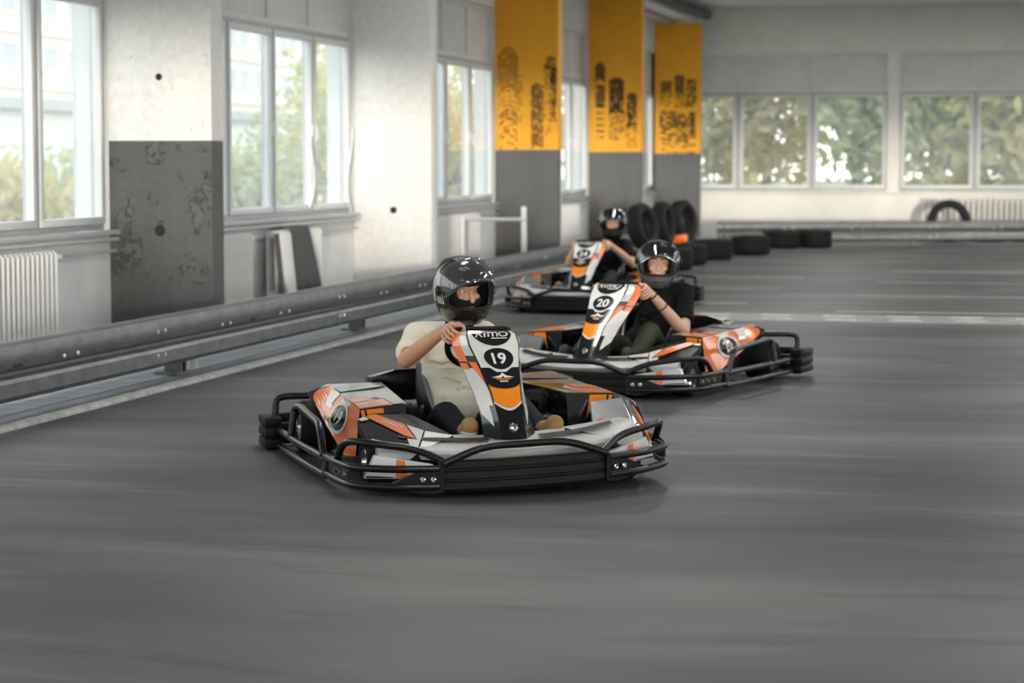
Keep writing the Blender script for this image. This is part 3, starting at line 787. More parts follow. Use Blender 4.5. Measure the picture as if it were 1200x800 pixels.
# low annex and the big facade far behind
an = empty('annex_building', (-30, 60, -0.5)); tag(an, 'low white annex with a flat grey roof outside the left windows', 'building')
MB().box(-6, 0, -30, 70, 0, 3.6).build('wall', MT['facwhite'], an, smooth=0)
MB().box(-6.4, 0.4, -30.4, 70.4, 3.6, 3.95).build('roof', MT['roof'], an, smooth=0)
fb = empty('apartment_building', (-62, 130, -0.5)); tag(fb, 'tall cream apartment facade with rows of windows far outside the left windows', 'building')
MB().box(-12, 0, -60, 110, 0, 34).build('wall', MT['facade'], fb, smooth=0)
wm = MB().box(-0.1, 0.06, 0, 2.2, 0, 1.5).mesh('window', [MT['facwin']], 0); fm = frame_mesh(2.4, 1.7, 0.12, 0.2).mesh('surround', [MT['facwhite']], 0)
for r_ in range(5):
    for c_ in range(26):
        y = -52 + c_ * 6.0 + (0 if r_ % 2 else 0)
        for q in (0, 2.5):
            w_ = link_copy(wm, 'window', fb, (0.02, y + q, 4.4 + r_ * 3.4))
            link_copy(fm, 'surround', w_, (0.05, -0.1, -0.1), (0, 0, R(90)))
for r_ in range(6):
    MB().box(0, 0.25, -60, 110, 3.2 + r_ * 3.4, 3.5 + r_ * 3.4).build('string_course', MT['facwhite'], fb, smooth=0)
# ------------------------------------------------------------------ karts  (local: x to the kart's left, y to the rear, z up, nose towards -y)
def blend(surf, uv, off):
    """map 2-D points on a surface function (u,v)->point, pushed off along its normal"""
    out = []
    for u, v in uv:
        p = surf(u, v); e = 1e-3
        nrm = (surf(u + e, v) - surf(u - e, v)).cross(surf(u, v + e) - surf(u, v - e))
        nrm = nrm.normalized() if nrm.length > 1e-12 else Vector((0, 0, 1))
        out.append(p + nrm * off)
    return out
def quad_surf(p00, p10, p01, p11):
    p00, p10, p01, p11 = map(Vector, (p00, p10, p01, p11))
    return lambda u, v: (p00 * (1 - u) + p10 * u) * (1 - v) + (p01 * (1 - u) + p11 * u) * v
def dec_poly(m, surf, poly, off, mi):
    vs = blend(surf, poly, off); m.add(vs, [tuple(range(len(vs)))], mi)
def dec_strip(m, surf, left, right, v0, v1, off, mi, n=10):
    """area between u=left(v) and u=right(v)"""
    A = []; nu = 6
    for k in range(n + 1):
        v = v0 + (v1 - v0) * k / n; a = left(v); b = right(v)
        A.append(blend(surf, [(a + (b - a) * j / nu, v) for j in range(nu + 1)], off))
    m.rings(A, mi, cap=False, closed=False)
def dec_ell(m, surf, c, ru, rv, off, mi, n=28, inner=0.0):
    ring = [(c[0] + ru * math.cos(2 * math.pi * k / n), c[1] + rv * math.sin(2 * math.pi * k / n)) for k in range(n)]
    o = blend(surf, ring, off); mid = blend(surf, [(c[0] + (p[0] - c[0]) * .5, c[1] + (p[1] - c[1]) * .5) for p in ring], off); ct = blend(surf, [c], off)[0]
    m.add(o + mid + [ct], [(k, (k + 1) % n, n + (k + 1) % n, n + k) for k in range(n)] + [(n + k, n + (k + 1) % n, 2 * n) for k in range(n)], mi)
def dec_text(m, surf, s, c, hu, hv, off, mi, bold=0.0, shear=0.0, flipu=1, rot=0.0, space=1.0):
    """hu: size of one text unit in u, hv: text height in v (negative v is up when hv<0)"""
    vs, fs = text2d(s, bold, shear, space); cr, sr = math.cos(rot), math.sin(rot)
    uv = [(c[0] + flipu * (x * cr - y * sr) * hu, c[1] + (x * sr + y * cr) * hv) for x, y in vs]
    m.add(blend(surf, uv, off), fs, mi)

def wheel(parent, x, y, r, w, s):
    root = MB(); h = w / 2
    root.lathe([(r * .55, -h * .8), (r * .62, -h), (r * .9, -h), (r, -h * .7), (r, h * .7), (r * .9, h), (r * .62, h), (r * .55, h * .8)], (x, y, r), (s, 0, 0), 28, closed=True)
    t = root.build('wheel', MT['rubber'], parent)
    m = MB(); m.lathe([(r * .56, h * .5), (r * .60, h * .95), (r * .54, h * .9), (r * .48, h * .3), (r * .2, h * .25), (r * .16, h * .6), (0.001, h * .62)], (x, y, r), (s, 0, 0), 24)
    m.lathe([(r * .56, -h * .9), (r * .5, -h * .5), (0.001, -h * .5)], (x, y, r), (s, 0, 0), 24)
    m.build('rim', MT['chrome'], t)
    b = MB()
    for k in range(5):
        a = k * 2 * math.pi / 5; b.lathe([(0.008, h * .24), (0.008, h * .36)], (x, y + r * .34 * math.cos(a), r + r * .34 * math.sin(a)), (s, 0, 0), 6)
    b.build('wheel_nuts', MT['plast'], t)

def make_kart(pos, rz, num, label, roll=0.0, far=1):
    root = empty('go_kart', (pos[0], pos[1], 0), rz); tag(root, label, 'go-kart')
    xf = lambda p: Vector((p[0], p[1], p[2] + roll * p[0]))
    P = lambda m, name, mats, parent=root, **k: m.build(name, mats, parent, xf=xf, **k)
    for s in (-1, 1):
        wheel(root, s * .60, -.64, .125, .13, s); wheel(root, s * .655, .70, .138, .19, s)
    # chassis tray, frame rails, axle
    m = MB(); m.prism([(-.30, -.98, .045), (.30, -.98, .045), (.46, -.45, .045), (.46, .55, .045), (-.46, .55, .045), (-.46, -.45, .045)], (0, 0, .018)); P(m, 'floor_tray', MT['plast'])
    for s in (-1, 1):
        P(MB().tube(rpath([(s * .18, -1.0, .075), (s * .34, -.55, .075), (s * .34, .5, .08), (s * .30, .98, .10)], .12), .016, 10), 'frame_rail', MT['tube'])
    MB().tube([(-.66, .70, .138), (.66, .70, .138)], .02, 12).build('rear_axle', MT['chrome'], root)
    for s in (-1, 1): MB().tube([(s * .30, -.62, .12), (s * .56, -.64, .125)], .017, 10).build('stub_axle', MT['tube'], root)
    # ---------------- bumper ring
    arc = [(-.40, -1.085), (-.30, -1.115), (-.15, -1.135), (0, -1.14), (.15, -1.135), (.30, -1.115), (.40, -1.085)]
    prof = [(.05, .185), (.012, .185), (0, .178), (0, .150), (.010, .145), (.010, .138), (0, .132), (0, .102), (.010, .097), (.010, .090), (0, .084), (0, .056), (.012, .04), (.05, .03)]
    m = MB(); m.rings([[(x, y + o, z) for o, z in prof] for x, y in arc]); fbm = P(m, 'front_bumper', MT['bumper'], smooth=25)
    for s in (-1, 1):
        # steel end plates of the front bumper with bolts
        m = MB(); m.prism([(s * .385, -1.105, .165), (s * .385, -1.105, .045), (s * .45, -1.075, .035), (s * .60, -1.00, .06), (s * .60, -1.00, .085), (s * .47, -1.065, .150)], (0, .03, 0)); pl = P(m, 'bumper_bracket', MT['tube'])
        for x, y, z in ((.43, -1.092, .105), (.475, -1.073, .105)):
            P(MB().lathe([(.013, 0), (.013, .008), (.008, .012), (.008, .006), (.002, .006)], (s * x, y, z), (s * .4, -1, 0), 12), 'bolt', MT['chrome'], pl)
        for nm, z in (('upper_bumper_tube', .150), ('lower_bumper_tube', .068)):
            pts = [(s * .40, -1.085, z), (s * .60, -1.0, z), (s * .765, -.84, z), (s * .795, -.60, z), (s * .80, -.36, z)]
            P(MB().tube(rpath(pts, .07), .0175, 12), nm, MT['tube'])
            pts = [(s * .80, -.40, z - .012), (s * .825, .2, z - .012), (s * .835, .95, z - .012)]
            P(MB().tube(rpath(pts, .07), .0175, 12), nm, MT['tube'])
        # joints between the tube sections
        for y in (-.38,):
            m = MB(); m.box(s * .80 - .013, s * .80 + .013, y - .05, y + .02, .045, .165); P(m, 'tube_joint', MT['tube'], bevel=.005)
        m = MB(); m.box(s * .80 - .006, s * .80 + .010, -.78, -.56, .085, .135)
        g = P(MB().prism([(s * .772, -.80, .09), (s * .772, -.80, .13), (s * .80, -.48, .13), (s * .80, -.48, .09)], (-s * .012, 0, 0)), 'slotted_plate', MT['tube'])
        for k in range(3): P(MB().lathe([(.012, 0), (.012, .004)], (s * (.776 + .008 * k), -.75 + .08 * k, .11), (s, 0, 0), 10), 'plate_bolt', MT['chrome'], g)
        # raised hoops
        P(MB().tube(rpath([(s * .785, -.60, .150), (s * .775, -.72, .262), (s * .70, -.86, .262), (s * .48, -.97, .232), (s * .37, -1.075, .175)], .08), .0175, 12), 'corner_hoop', MT['tube'])
        P(MB().tube(rpath([(s * .83, .46, .14), (s * .80, .50, .292), (s * .785, .42, .300), (s * .795, -.14, .285), (s * .805, -.27, .27), (s * .805, -.36, .150)], .07), .0185, 12), 'side_hoop', MT['tube'])
        P(MB().tube(rpath([(s * .835, .93, .14), (s * .825, .96, .292), (s * .76, .97, .300), (s * .55, .86, .300)], .08), .0185, 12), 'rear_hoop', MT['tube'])
        # ribbed plastic ends of the rear bumper
        m = MB()
        for k in range(3): m.box(s * .855 - .045, s * .855 + .045, .84, 1.10, .035 + k * .058, .086 + k * .058)
        m.box(s * .85 - .035, s * .85 + .035, .85, 1.09, .03, .205); P(m, 'rear_bumper_end', MT['plast'], bevel=.010)
    P(MB().tube(rpath([(-.39, -1.10, .172), (-.20, -1.085, .240), (.20, -1.085, .240), (.39, -1.10, .172)], .08), .0175, 12), 'front_hoop', MT['tube'])
    m = MB()
    for k in range(3): m.box(-.82, .82, 1.03, 1.10, .035 + k * .058, .086 + k * .058)
    P(m, 'rear_bumper', MT['plast'], bevel=.01)
    # ---------------- side pods
    for s in (-1, 1):
        B = (s * .60, .64, .385); Cc = (s * .635, -.40, .365); A = (s * .715, .60, .350); D = (s * .70, -.04, .118)
        Q = (s * .68, -.22, .125); I4 = (s * .40, -.37, .375); I1 = (s * .31, .68, .375); Hh = (s * .42, -.38, .14); I0 = (s * .33, .60, .12); K = (s * .64, .40, .10)
        Gp = (s * .655, -.39, .14)
        vs = [B, Cc, A, Q, I4, I1, Hh, I0, K, Gp]
        m = MB(); m.add(vs, [(5, 0, 1, 4)], 1); m.add(vs, [(1, 9, 6, 4)], 0); m.add(vs, [(1, 3, 9)], 2); m.add(vs, [(4, 6, 7, 5), (5, 7, 8, 2, 0), (2, 8, 3), (3, 8, 7, 6, 9)], 0)
        Sraw = quad_surf(B, Cc, A, Q); gN = 8
        m.rings([[Sraw(k / gN, j / gN) for k in range(gN + 1)] for j in range(gN + 1)], 2, cap=False, closed=False)
        pod = P(m, 'side_pod', [MT['gplast'], MT['deck'], MT['orange']], smooth=0)
        # printed vinyl on the outer panel (u rear->front along the ridge, v ridge->bottom edge)
        S = quad_surf(xf(B), xf(Cc), xf(A), xf(Q)); o_ = .0035 * (1 if s < 0 else -1)
        # keep the print outside the panel on either side
        test = blend(S, [(.5, .5)], .01)[0] - S(.5, .5); sg = 1 if test.x * s > 0 else -1; o_ = .0025 * sg
        m = MB()
        dec_poly(m, S, [(.20, .12), (.34, .02), (.42, .02), (.40, .40), (.52, .66), (.60, .97), (.50, .97), (.30, .58)], o_, 0)
        dec_poly(m, S, [(.0, .03), (.06, .03), (.02, .30), (.0, .30)], o_, 0)
        dec_poly(m, S, [(.50, .03), (.78, .03), (.70, .18), (.56, .14)], o_, 0)
        dec_poly(m, S, [(.58, .80), (.74, .97), (.62, .97)], o_ * 1.05, 0)
        dec_poly(m, S, [(.0, .35), (.05, .30), (.46, 1.0), (.0, 1.0)], o_ * 1.2, 1)
        m.build('vinyl_print', [MT['kwhite'], MT['gplast']], pod, smooth=0, fix=False)
        m = MB()
        c = (.66, .52)
        dec_ell(m, S, c, .185, .40, o_ * 1.4, 0); dec_ell(m, S, c, .15, .33, o_ * 1.6, 1)
        dec_text(m, S, num, c, .105 * (-1 if s > 0 else 1), -.40, o_ * 1.9, 2, bold=.02)
        m.build('number_roundel', [MT['kwhite'], MT['gplast'], MT['kwhite']], pod, smooth=0, fix=False)
        # print on the top deck
        T = quad_surf(xf(I1), xf(I4), xf(B), xf(Cc)); test = blend(T, [(.5, .5)], .01)[0] - T(.5, .5); sg = .004 / .01 * (1 if test.z > 0 else -1); o2 = sg * .01
        m = MB()
        dec_poly(m, T, [(.60, .62), (.74, .55), (.80, .99), (.66, .99)], o2, 0); dec_poly(m, T, [(.74, .35), (1, .30), (1, .99), (.82, .99), (.78, .6)], o2, 0)
        dec_poly(m, T, [(.45, .02), (.99, .02), (.99, .28), (.74, .33), (.58, .60)], o2, 1)
        dec_poly(m, T, [(.05, .02), (.22, .02), (.36, .98), (.16, .98)], o2, 2)
        m.build('deck_print', [MT['orange'], MT['gplast'], MT['silverdk']], pod, smooth=0, fix=False)
        # print on the front face of the pod
        Fs = quad_surf(xf(I4), xf(Cc), xf(Hh), xf(Gp)); test = blend(Fs, [(.5, .5)], .01)[0] - Fs(.5, .5); o3 = .003 * (1 if test.y < 0 else -1)
        m = MB(); dec_poly(m, Fs, [(.50, .03), (.98, .03), (.72, .98), (.28, .98)], o3, 0); dec_poly(m, Fs, [(.86, .03), (.90, .03), (.80, .45), (.76, .45)], o3 * 1.3, 1)
        m.build('front_print', [MT['amber'], MT['gplast']], pod, smooth=0, fix=False)
        # ---------------- front fender over the wheel
        T_ = (s * .66, -.47, .318); U1 = (s * .575, -.41, .340); U2 = (s * .46, -.36, .338); U3 = (s * .395, -.46, .328); V_ = (s * .27, -.80, .262); W_ = (s * .385, -.715, .280); X_ = (s * .47, -.95, .215); Y_ = (s * .66, -.78, .235)
        if s == far:      # the low fender on this side leaves the front of the pod open
            U1 = (s * .60, -.46, .285); U2 = (s * .46, -.43, .215); U3 = (s * .40, -.50, .215); W_ = (s * .40, -.72, .245); T_ = (s * .68, -.50, .27)
            m = MB(); m.prism([(s * .505, -.445, .335), (s * .655, -.475, .350), (s * .64, -.66, .262), (s * .465, -.62, .245)], (0, .02, -.014)); P(m, 'side_plate', MT['silverdk'], smooth=0)
            m = MB(); sv = [(s * .655, -.47, .355), (s * .715, -.40, .325), (s * .765, -.62, .13), (s * .72, -.84, .12), (s * .62, -.82, .215), (s * .645, -.64, .275)]; m.prism(sv, (-s * .02, .02, -.01)); sh_ = P(m, 'wheel_shroud', MT['gplast'], bevel=.006)
            m = MB(); m.prism([(s * (.672 + .006), -.56, .318), (s * (.70 + .006), -.60, .262), (s * (.715 + .008), -.76, .13), (s * (.69 + .006), -.80, .14)], (s * .004, -.008, .004)); P(m, 'orange_stripe', MT['orange'], sh_, smooth=0)
        vs = [T_, U1, U2, U3, V_, W_, X_, Y_] + [(x, y, z - .045) for x, y, z in (T_, U1, U2, U3, V_, W_, X_, Y_)]
        m = MB(); m.add(vs, [(1, 2, 3, 4, 5)], 0); m.add(vs, [(0, 1, 5, 6, 7)], 1); m.add(vs, [(5, 4, 6)], 2)
        m.add(vs, [(2, 1, 9, 10), (3, 2, 10, 11), (4, 3, 11, 12), (1, 0, 8, 9), (0, 7, 15, 8), (7, 6, 14, 15), (6, 4, 12, 14), (8, 15, 14, 12, 11, 10, 9)], 3)
        fd = P(m, 'front_fender', [MT['plast'], MT['gplast'], MT['silver'], MT['plast']], smooth=0)
        S2 = quad_surf(xf(U1), xf(W_), xf(T_), xf(X_)); test = blend(S2, [(.5, .5)], .01)[0] - S2(.5, .5); o4 = .006 * (1 if test.z > 0 else -1)
        m = MB(); dec_poly(m, S2, [(.05, .05), (.62, .05), (.90, .55), (.70, .62), (.0, .50)], o4, 0); dec_poly(m, S2, [(.66, .05), (.98, .05), (.98, .95), (.86, .95), (.78, .70), (.93, .55)], o4, 1); dec_poly(m, S2, [(0, .56), (.10, .58), (.06, .95), (.0, .95)], o4, 1)
        dec_text(m, S2, 'RiMO', (.45, .30), .105 * (1 if s < 0 else -1), -.22 * 1, o4 * 1.4, 1, bold=.012, shear=.2)
        m.build('vinyl_print', [MT['orange'], MT['kwhite']], fd, smooth=0, fix=False)
        # silver side plate and glossy wheel shroud in front of the pod
        m = MB(); m.prism([(s * .50, -.50, .36), (s * .66, -.46, .36), (s * .70, -.58, .30), (s * .64, -.74, .24), (s * .47, -.72, .27)], (0, .02, -.012)) if False else None
        # outer skirt below the fender: white / orange / grey
        k0 = (s * .655, -.86, .20); k1 = (s * .42, -1.03, .165); k2 = (s * .42, -1.04, .10); k3 = (s * .70, -.84, .095)
        m = MB(); m.prism([k0, k1, k2, k3], (0, .035, 0)); sk = P(m, 'nose_skirt', MT['kwhite'], smooth=0)
        S3 = quad_surf(xf(k0), xf(k1), xf(k3), xf(k2)); test = blend(S3, [(.5, .5)], .01)[0] - S3(.5, .5); o5 = .004 * (1 if test.y < 0 else -1)
        m = MB(); dec_poly(m, S3, [(.38, .02), (.52, .02), (.64, .98), (.46, .98)], o5, 0); dec_poly(m, S3, [(.58, .02), (.98, .02), (.98, .98), (.70, .98)], o5, 1); dec_poly(m, S3, [(.02, .88), (.40, .92), (.44, .98), (.02, .98)], o5, 2)
        m.build('vinyl_print', [MT['orange'], MT['silver'], MT['gplast']], sk, smooth=0, fix=False)
    # ---------------- nose
    def nose_pt(x, row):
        a = abs(x); t = a / .66
        yb = -.80 + .20 * t; zb = .246 + .030 * t ** 1.3
        yf = -1.06 + .22 * t ** 2; zf = .205 + .018 * t
        r = {0: (yb + .05, zb - .05), 1: (yb, zb), 2: (yb * .6 + yf * .4, zb * .55 + zf * .45 + .006), 3: (yf + .012, zf + .004), 4: (yf, zf - .012), 5: (yf + .012, zf - .04), 6: (yf + .10, zf - .05)}[row]
        return Vector((x, *r))
    xs = [-.64, -.5, -.38, -.26, -.13, 0, .13, .26, .38, .5, .64]
    m = MB(); m.rings([[nose_pt(x, r) for r in range(7)] for x in xs]); ns = P(m, 'nose_cone', MT['silver'], smooth=30)
    NS = lambda u, v: xf(nose_pt(u, 1) * (1 - v) + nose_pt(u, 3) * v)
    for s in (-1, 1):
        m = MB(); up_ = .014 * (1 if (blend(NS, [(0, .3)], .01)[0] - NS(0, .3)).z > 0 else -1); nq = 8
        top_ = [(s * (.12 + .40 * k / nq), .34 + .10 * math.sin(math.pi * k / nq) - .12 * k / nq) for k in range(nq + 1)]
        m.rings([blend(NS, top_, up_), blend(NS, [(u, v + .20) for u, v in top_], up_)], cap=False, closed=False)
        m.build('nose_channel', [MT['plast']], ns, smooth=0, fix=False)
    NF = lambda u, v: xf(nose_pt(u, 3) * (1 - v) + nose_pt(u, 5) * v)
    m = MB(); dec_text(m, NS, 'RiMO', (0.0, .78), .042, -.26, .009 * (1 if (blend(NS, [(0, .3)], .01)[0] - NS(0, .3)).z > 0 else -1), 0, bold=.012, shear=.25); m.build('nose_lettering', [MT['gplast']], ns, smooth=0, fix=False)
    m = MB(); m.rings([[(x, nose_pt(x, 5).y + .03, .165), (x, nose_pt(x, 5).y + .06, .06), (x, nose_pt(x, 5).y + .12, .06), (x, nose_pt(x, 5).y + .12, .165)] for x in xs]); P(m, 'nose_grille', MT['plast'], smooth=20)
    # ---------------- steering fairing
    rows = [(.238, -.895, .060, .128, .075), (.335, -.825, .062, .116, .105), (.44, -.735, .072, .124, .145), (.555, -.615, .096, .148, .175), (.645, -.515, .122, .165, .175), (.692, -.455, .122, .156, .150), (.709, -.410, .102, .130, .100)]
    arcl = [0.0]
    for a_, b_ in zip(rows[:-1], rows[1:]): arcl.append(arcl[-1] + math.hypot(b_[0] - a_[0], b_[1] - a_[1]))
    def row_at(v):
        t = max(0, min(1, v)) * arcl[-1]; i = 0
        while i < len(rows) - 2 and arcl[i + 1] < t: i += 1
        f = (t - arcl[i]) / (arcl[i + 1] - arcl[i])
        return [a * (1 - f) + b * f for a, b in zip(rows[i], rows[i + 1])]
    def fc(u, v):
        z, y, hi, ho, dy = row_at(v)
        return Vector((u * hi, y - .012 * (1 - u * u), z))
    def fs_(s): return lambda u, v: (lambda r: Vector((s * (r[2] + (r[3] - r[2]) * u), r[1] + r[4] * u, r[0] - .01 * u)))(row_at(v))
    m = MB(); R_ = []
    for k in range(25):
        v = k / 24; z, y, hi, ho, dy = row_at(v)
        ring = [(-ho, y + dy, z - .01), (-hi, y, z), (-hi * .5, y - .009, z), (0, y - .012, z), (hi * .5, y - .009, z), (hi, y, z), (ho, y + dy, z - .01), (ho - .02, y + dy + .012, z - .02), (0, y + .03, z - .012), (-ho + .02, y + dy + .012, z - .02)]
        R_.append(ring)
    m.rings(R_); fa = m.build('steering_fairing', MT['gplast'], root, smooth=28)
    o = .002; flip = lambda a: a
    def sgn(S, want):
        t = blend(S, [(.5, .5)], .01)[0] - S(.5, .5); return 1 if t.dot(Vector(want)) > 0 else -1
    oc = o * sgn(fc, (0, -1, .3))
    m = MB()
    tri = lambda v: 1.0
    dec_strip(m, fc, lambda v: -.97, lambda v: .97, .605, .985, oc, 0, 14)                                           # silver field
    dec_strip(m, fc, lambda v: -.55 + .35 * ((.605 - v) / .05), lambda v: .55 - .35 * ((.605 - v) / .05), .565, .605, oc, 0, 5)
    dec_strip(m, fc, lambda v: -.84 * math.sqrt(max(0, 1 - ((v - .985) / .175) ** 2)), lambda v: .84 * math.sqrt(max(0, 1 - ((v - .985) / .175) ** 2)), .811, .985, oc * 1.8, 1, 12)   # dark badge
    dec_strip(m, fc, lambda v: -.95, lambda v: .95, .30, .455, oc, 2, 10)                                            # orange field
    dec_ell(m, fc, (0, .455), .95, .045, oc * 1.7, 1)
    dec_strip(m, fc, lambda v: -.97 * (1 if v > .29 else 1), lambda v: .97, .285, .30, oc, 3, 2)
    dec_strip(m, fc, lambda v: -.97 * ((v - .225) / .06) ** .6 if v > .226 else 0, lambda v: .97 * ((v - .225) / .06) ** .6 if v > .226 else 0, .225, .285, oc, 3, 8)
    dec_strip(m, fc, lambda v: -.95 * ((v - .245) / .055) ** .6 if v > .246 else 0, lambda v: .95 * ((v - .245) / .055) ** .6 if v > .246 else 0, .245, .30, oc * 1.6, 2, 8)
    m.build('vinyl_print', [MT['silver'], MT['gplast'], MT['amber'], MT['kwhite']], fa, smooth=30, fix=False)
    m = MB(); dec_ell(m, fc, (.03, .685), .76, .118, oc * 2.0, 0); dec_ell(m, fc, (.03, .685), .68, .102, oc * 2.6, 1)
    dec_text(m, fc, num, (.03, .685), .60, .108, oc * 3.4, 0, bold=.025); m.build('number_roundel', [MT['kwhite'], MT['gplast']], fa, smooth=0, fix=False)
    m = MB(); dec_text(m, fc, 'R', (-.54, .930), .36, .062, oc * 3.0, 0, bold=.008, shear=.15); dec_text(m, fc, 'i', (-.30, .930), .36, .062, oc * 3.1, 0, bold=.012, shear=.15); dec_ell(m, fc, (-.27, .957), .045, .010, oc * 3.6, 1, 12)
    dec_text(m, fc, 'm', (.02, .930), .30, .058, oc * 3.0, 0, bold=.008, shear=.15); dec_text(m, fc, 'O', (.46, .930), .38, .060, oc * 3.0, 0, bold=.012, shear=.15)
    dec_poly(m, fc, [(-.10, .880), (.58, .880), (.56, .889), (-.08, .889)], oc * 3.0, 0); m.build('maker_lettering', [MT['kwhite'], MT['red']], fa, smooth=0, fix=False)
    # small emblem: a peaked wing mark over an orange bar with a caption line
    m = MB(); ev = .515
    for q in (-1, 1): dec_poly(m, fc, [(q * .66, ev - .004), (q * .10, ev + .016), (q * .06, ev - .010)][::q], oc * 2.6, 0)
    dec_poly(m, fc, [(-.22, ev + .002), (.0, ev + .040), (.24, ev + .002)], oc * 2.8, 0)
    dec_poly(m, fc, [(-.5, ev - .016), (.5, ev - .016), (.35, ev - .024), (-.35, ev - .024)], oc * 2.6, 1)
    dec_poly(m, fc, [(-.24, ev - .034), (.24, ev - .034), (.24, ev - .044), (-.24, ev - .044)], oc * 2.6, 0)
    m.build('emblem', [MT['kwhite'], MT['amber']], fa, smooth=0, fix=False)
    for s in (-1, 1):
        Sd = fs_(s); os_ = .0022 * sgn(Sd, (s, -.3, 0))
        m = MB()
        dec_strip(m, Sd, lambda v: .04, lambda v: .97, .72, .985, os_, 1, 8); dec_strip(m, Sd, lambda v: .50, lambda v: .98, .66, .96, os_ * 1.5, 0, 8)
        dec_strip(m, Sd, lambda v: .06, lambda v: .95, .27, .60, os_, 1, 8)
        dec_strip(m, Sd, lambda v: .05, lambda v: .05 + 2.0 * (v - .44), .44, .66, os_ * 1.6, 0, 8); dec_strip(m, Sd, lambda v: .55, lambda v: .97, .585, .645, os_ * 1.8, 0, 4)
        dec_strip(m, Sd, lambda v: .30, lambda v: .30 + .62 * min(1, (v - .10) / .1), .10, .27, os_, 2, 5)
        m.build('vinyl_print', [MT['orange'], MT['kwhite'], MT['silver']], fa, smooth=0, fix=False)
    MB().lathe([(.020, 0), (.020, .008), (.013, .014), (.001, .015)], fc(0, .09), (0, -1, .5), 16).build('fairing_bolt', MT['chrome'], fa)
    MB().lathe([(.030, 0), (.030, .004), (.001, .0045)], fc(0, .09), (0, -1, .5), 16).build('bolt_recess', MT['plast'], fa)
    # ---------------- steering wheel and column
    wc = Vector((-.01, -.255, .635)); ax = Vector((0, .768, .640)); uu = Vector((0, -.640, .768)); xx = Vector((1, 0, 0))
    sw = MB().tube([wc + (xx * math.cos(a) + uu * min(.60, math.sin(a))) * .158 for a in [2 * math.pi * k / 32 for k in range(32)]], .016, 10, loop=True).build('steering_wheel', MT['plast'], root)
    m = MB()
    for a in (R(0), R(180), R(270)):
        d = xx * math.cos(a) + uu * math.sin(a); m.tube([wc - ax * .02, wc + d * .152], [.022, .012], 8)
    m.lathe([(.035, -.03), (.04, -.02), (.04, .005), (.03, .012)], wc, ax, 16); m.build('spokes', MT['plast'], sw)
    MB().tube([wc - ax * .02, Vector((0, -.74, .17))], .014, 10).build('steering_column', MT['tube'], root)
    for s in (-1, 1): MB().tube([(s * .03, -.70, .09), (s * .06, -.42, .46)], .012, 8).build('column_stay', MT['tube'], root)
    # ---------------- seat
    def seat_pt(a, t, r):
        z = .075 + .44 * t; yc = .20 + .17 * t + .02 * t * t; hw = (.185 + .03 * math.sin(t * 3.0)) * r; hd = (.17 + .02 * t) * r
        lo = .22 * (1 - t)
        return Vector((hw * math.sin(a), yc - .06 + hd * math.cos(a) - lo * (1 if False else 0), z))
    m = MB(); na = 18; nt = 12
    def half(a): return a
    outer = []; 
    for j in range(nt + 1):
        t = j / nt; am = R(150 - 42 * t); outer.append([seat_pt(-am + 2 * am * k / na, t, 1.0) for k in range(na + 1)] + [seat_pt(am - 2 * am * k / na, t, .92) for k in range(na + 1)])
    m.rings(outer); so_ = m.build('seat', MT['seat'], root, smooth=50)
    m = MB(); m.prism([(-.16, .36, .07), (.16, .36, .07), (.17, .0, .085), (.13, -.10, .10), (-.13, -.10, .10), (-.17, .0, .085)], (0, 0, .03)); m.build('seat_base', MT['seat'], so_)
    for s in (-1, 1):
        pts = [seat_pt(s * R(150 - 42 * j / nt), j / nt, .97) for j in range(nt + 1)]
        MB().tube(pts, .010, 8).build('seat_piping', MT['chrome'] if False else MT['silverdk'], so_)
    # boxes beside the seat, hoses and rods
    for s in (-1, 1):
        P(MB().box(s * .31 - .075, s * .31 + .075, .05, .55, .07, .30), 'battery_box', MT['plast'], bevel=.015)
        bx_ = P(MB().box(s * .335 - .05, s * .335 + .05, -.30, -.02, .07, .26), 'control_box', MT['plast'], bevel=.012)
        for k in range(4): P(MB().tube(rpath([(s * (.30 + .025 * k), -.24 + .05 * k, .25), (s * (.30 + .025 * k), -.26 + .05 * k, .33), (s * (.27 + .02 * k), -.14 + .05 * k, .33)], .03), .009, 6), 'hose', MT['plast'], bx_)
    m = MB(); m.prism([(-.34, .78, .26), (-.34, .78, .40), (-.22, .74, .43), (.22, .74, .43), (.34, .78, .40), (.34, .78, .26)], (0, .20, -.02)); rc = P(m, 'rear_cover', MT['gplast'], bevel=.012)
    m = MB(); m.prism([(-.20, .738, .434), (.20, .738, .434), (.16, .90, .420), (-.16, .90, .420)], (0, 0, .004)); P(m, 'vinyl_print', MT['orange'], rc, smooth=0)
    m = MB(); m.prism([(-.33, .776, .398), (-.23, .744, .426), (-.20, .90, .410), (-.31, .92, .385)], (0, 0, .006)); m.prism([(.33, .776, .398), (.23, .744, .426), (.20, .90, .410), (.31, .92, .385)], (0, 0, .006)); P(m, 'silver_print', MT['silver'], rc, smooth=0)
    # pedals
    for s in (-1, 1):
        pd = P(MB().tube([(s * .20, -.78, .07), (s * .20, -.74, .17)], .010, 8), 'pedal', MT['tube'])
        P(MB().box(s * .20 - .055, s * .20 + .055, -.79, -.755, .17, .20), 'pedal_plate', MT['plast'], pd, bevel=.006)
    return root

K19 = ((-2.80, 11.03), R(28), 0.035); K20 = ((-2.713, 15.41), R(-13), 0.0); K24 = ((-4.53, 23.35), R(-4), 0.0)
make_kart(K19[0], K19[1], '19', 'orange, white and black go-kart number 19 with tubular bumpers, driven in front of the others', K19[2])
make_kart(K20[0], K20[1], '20', 'orange, white and black go-kart number 20 with black bumper, between the two other karts', far=-1)
make_kart(K24[0], K24[1], '24', 'go-kart number 24 with an orange flanked fairing, hindmost by the guardrail', far=-1)
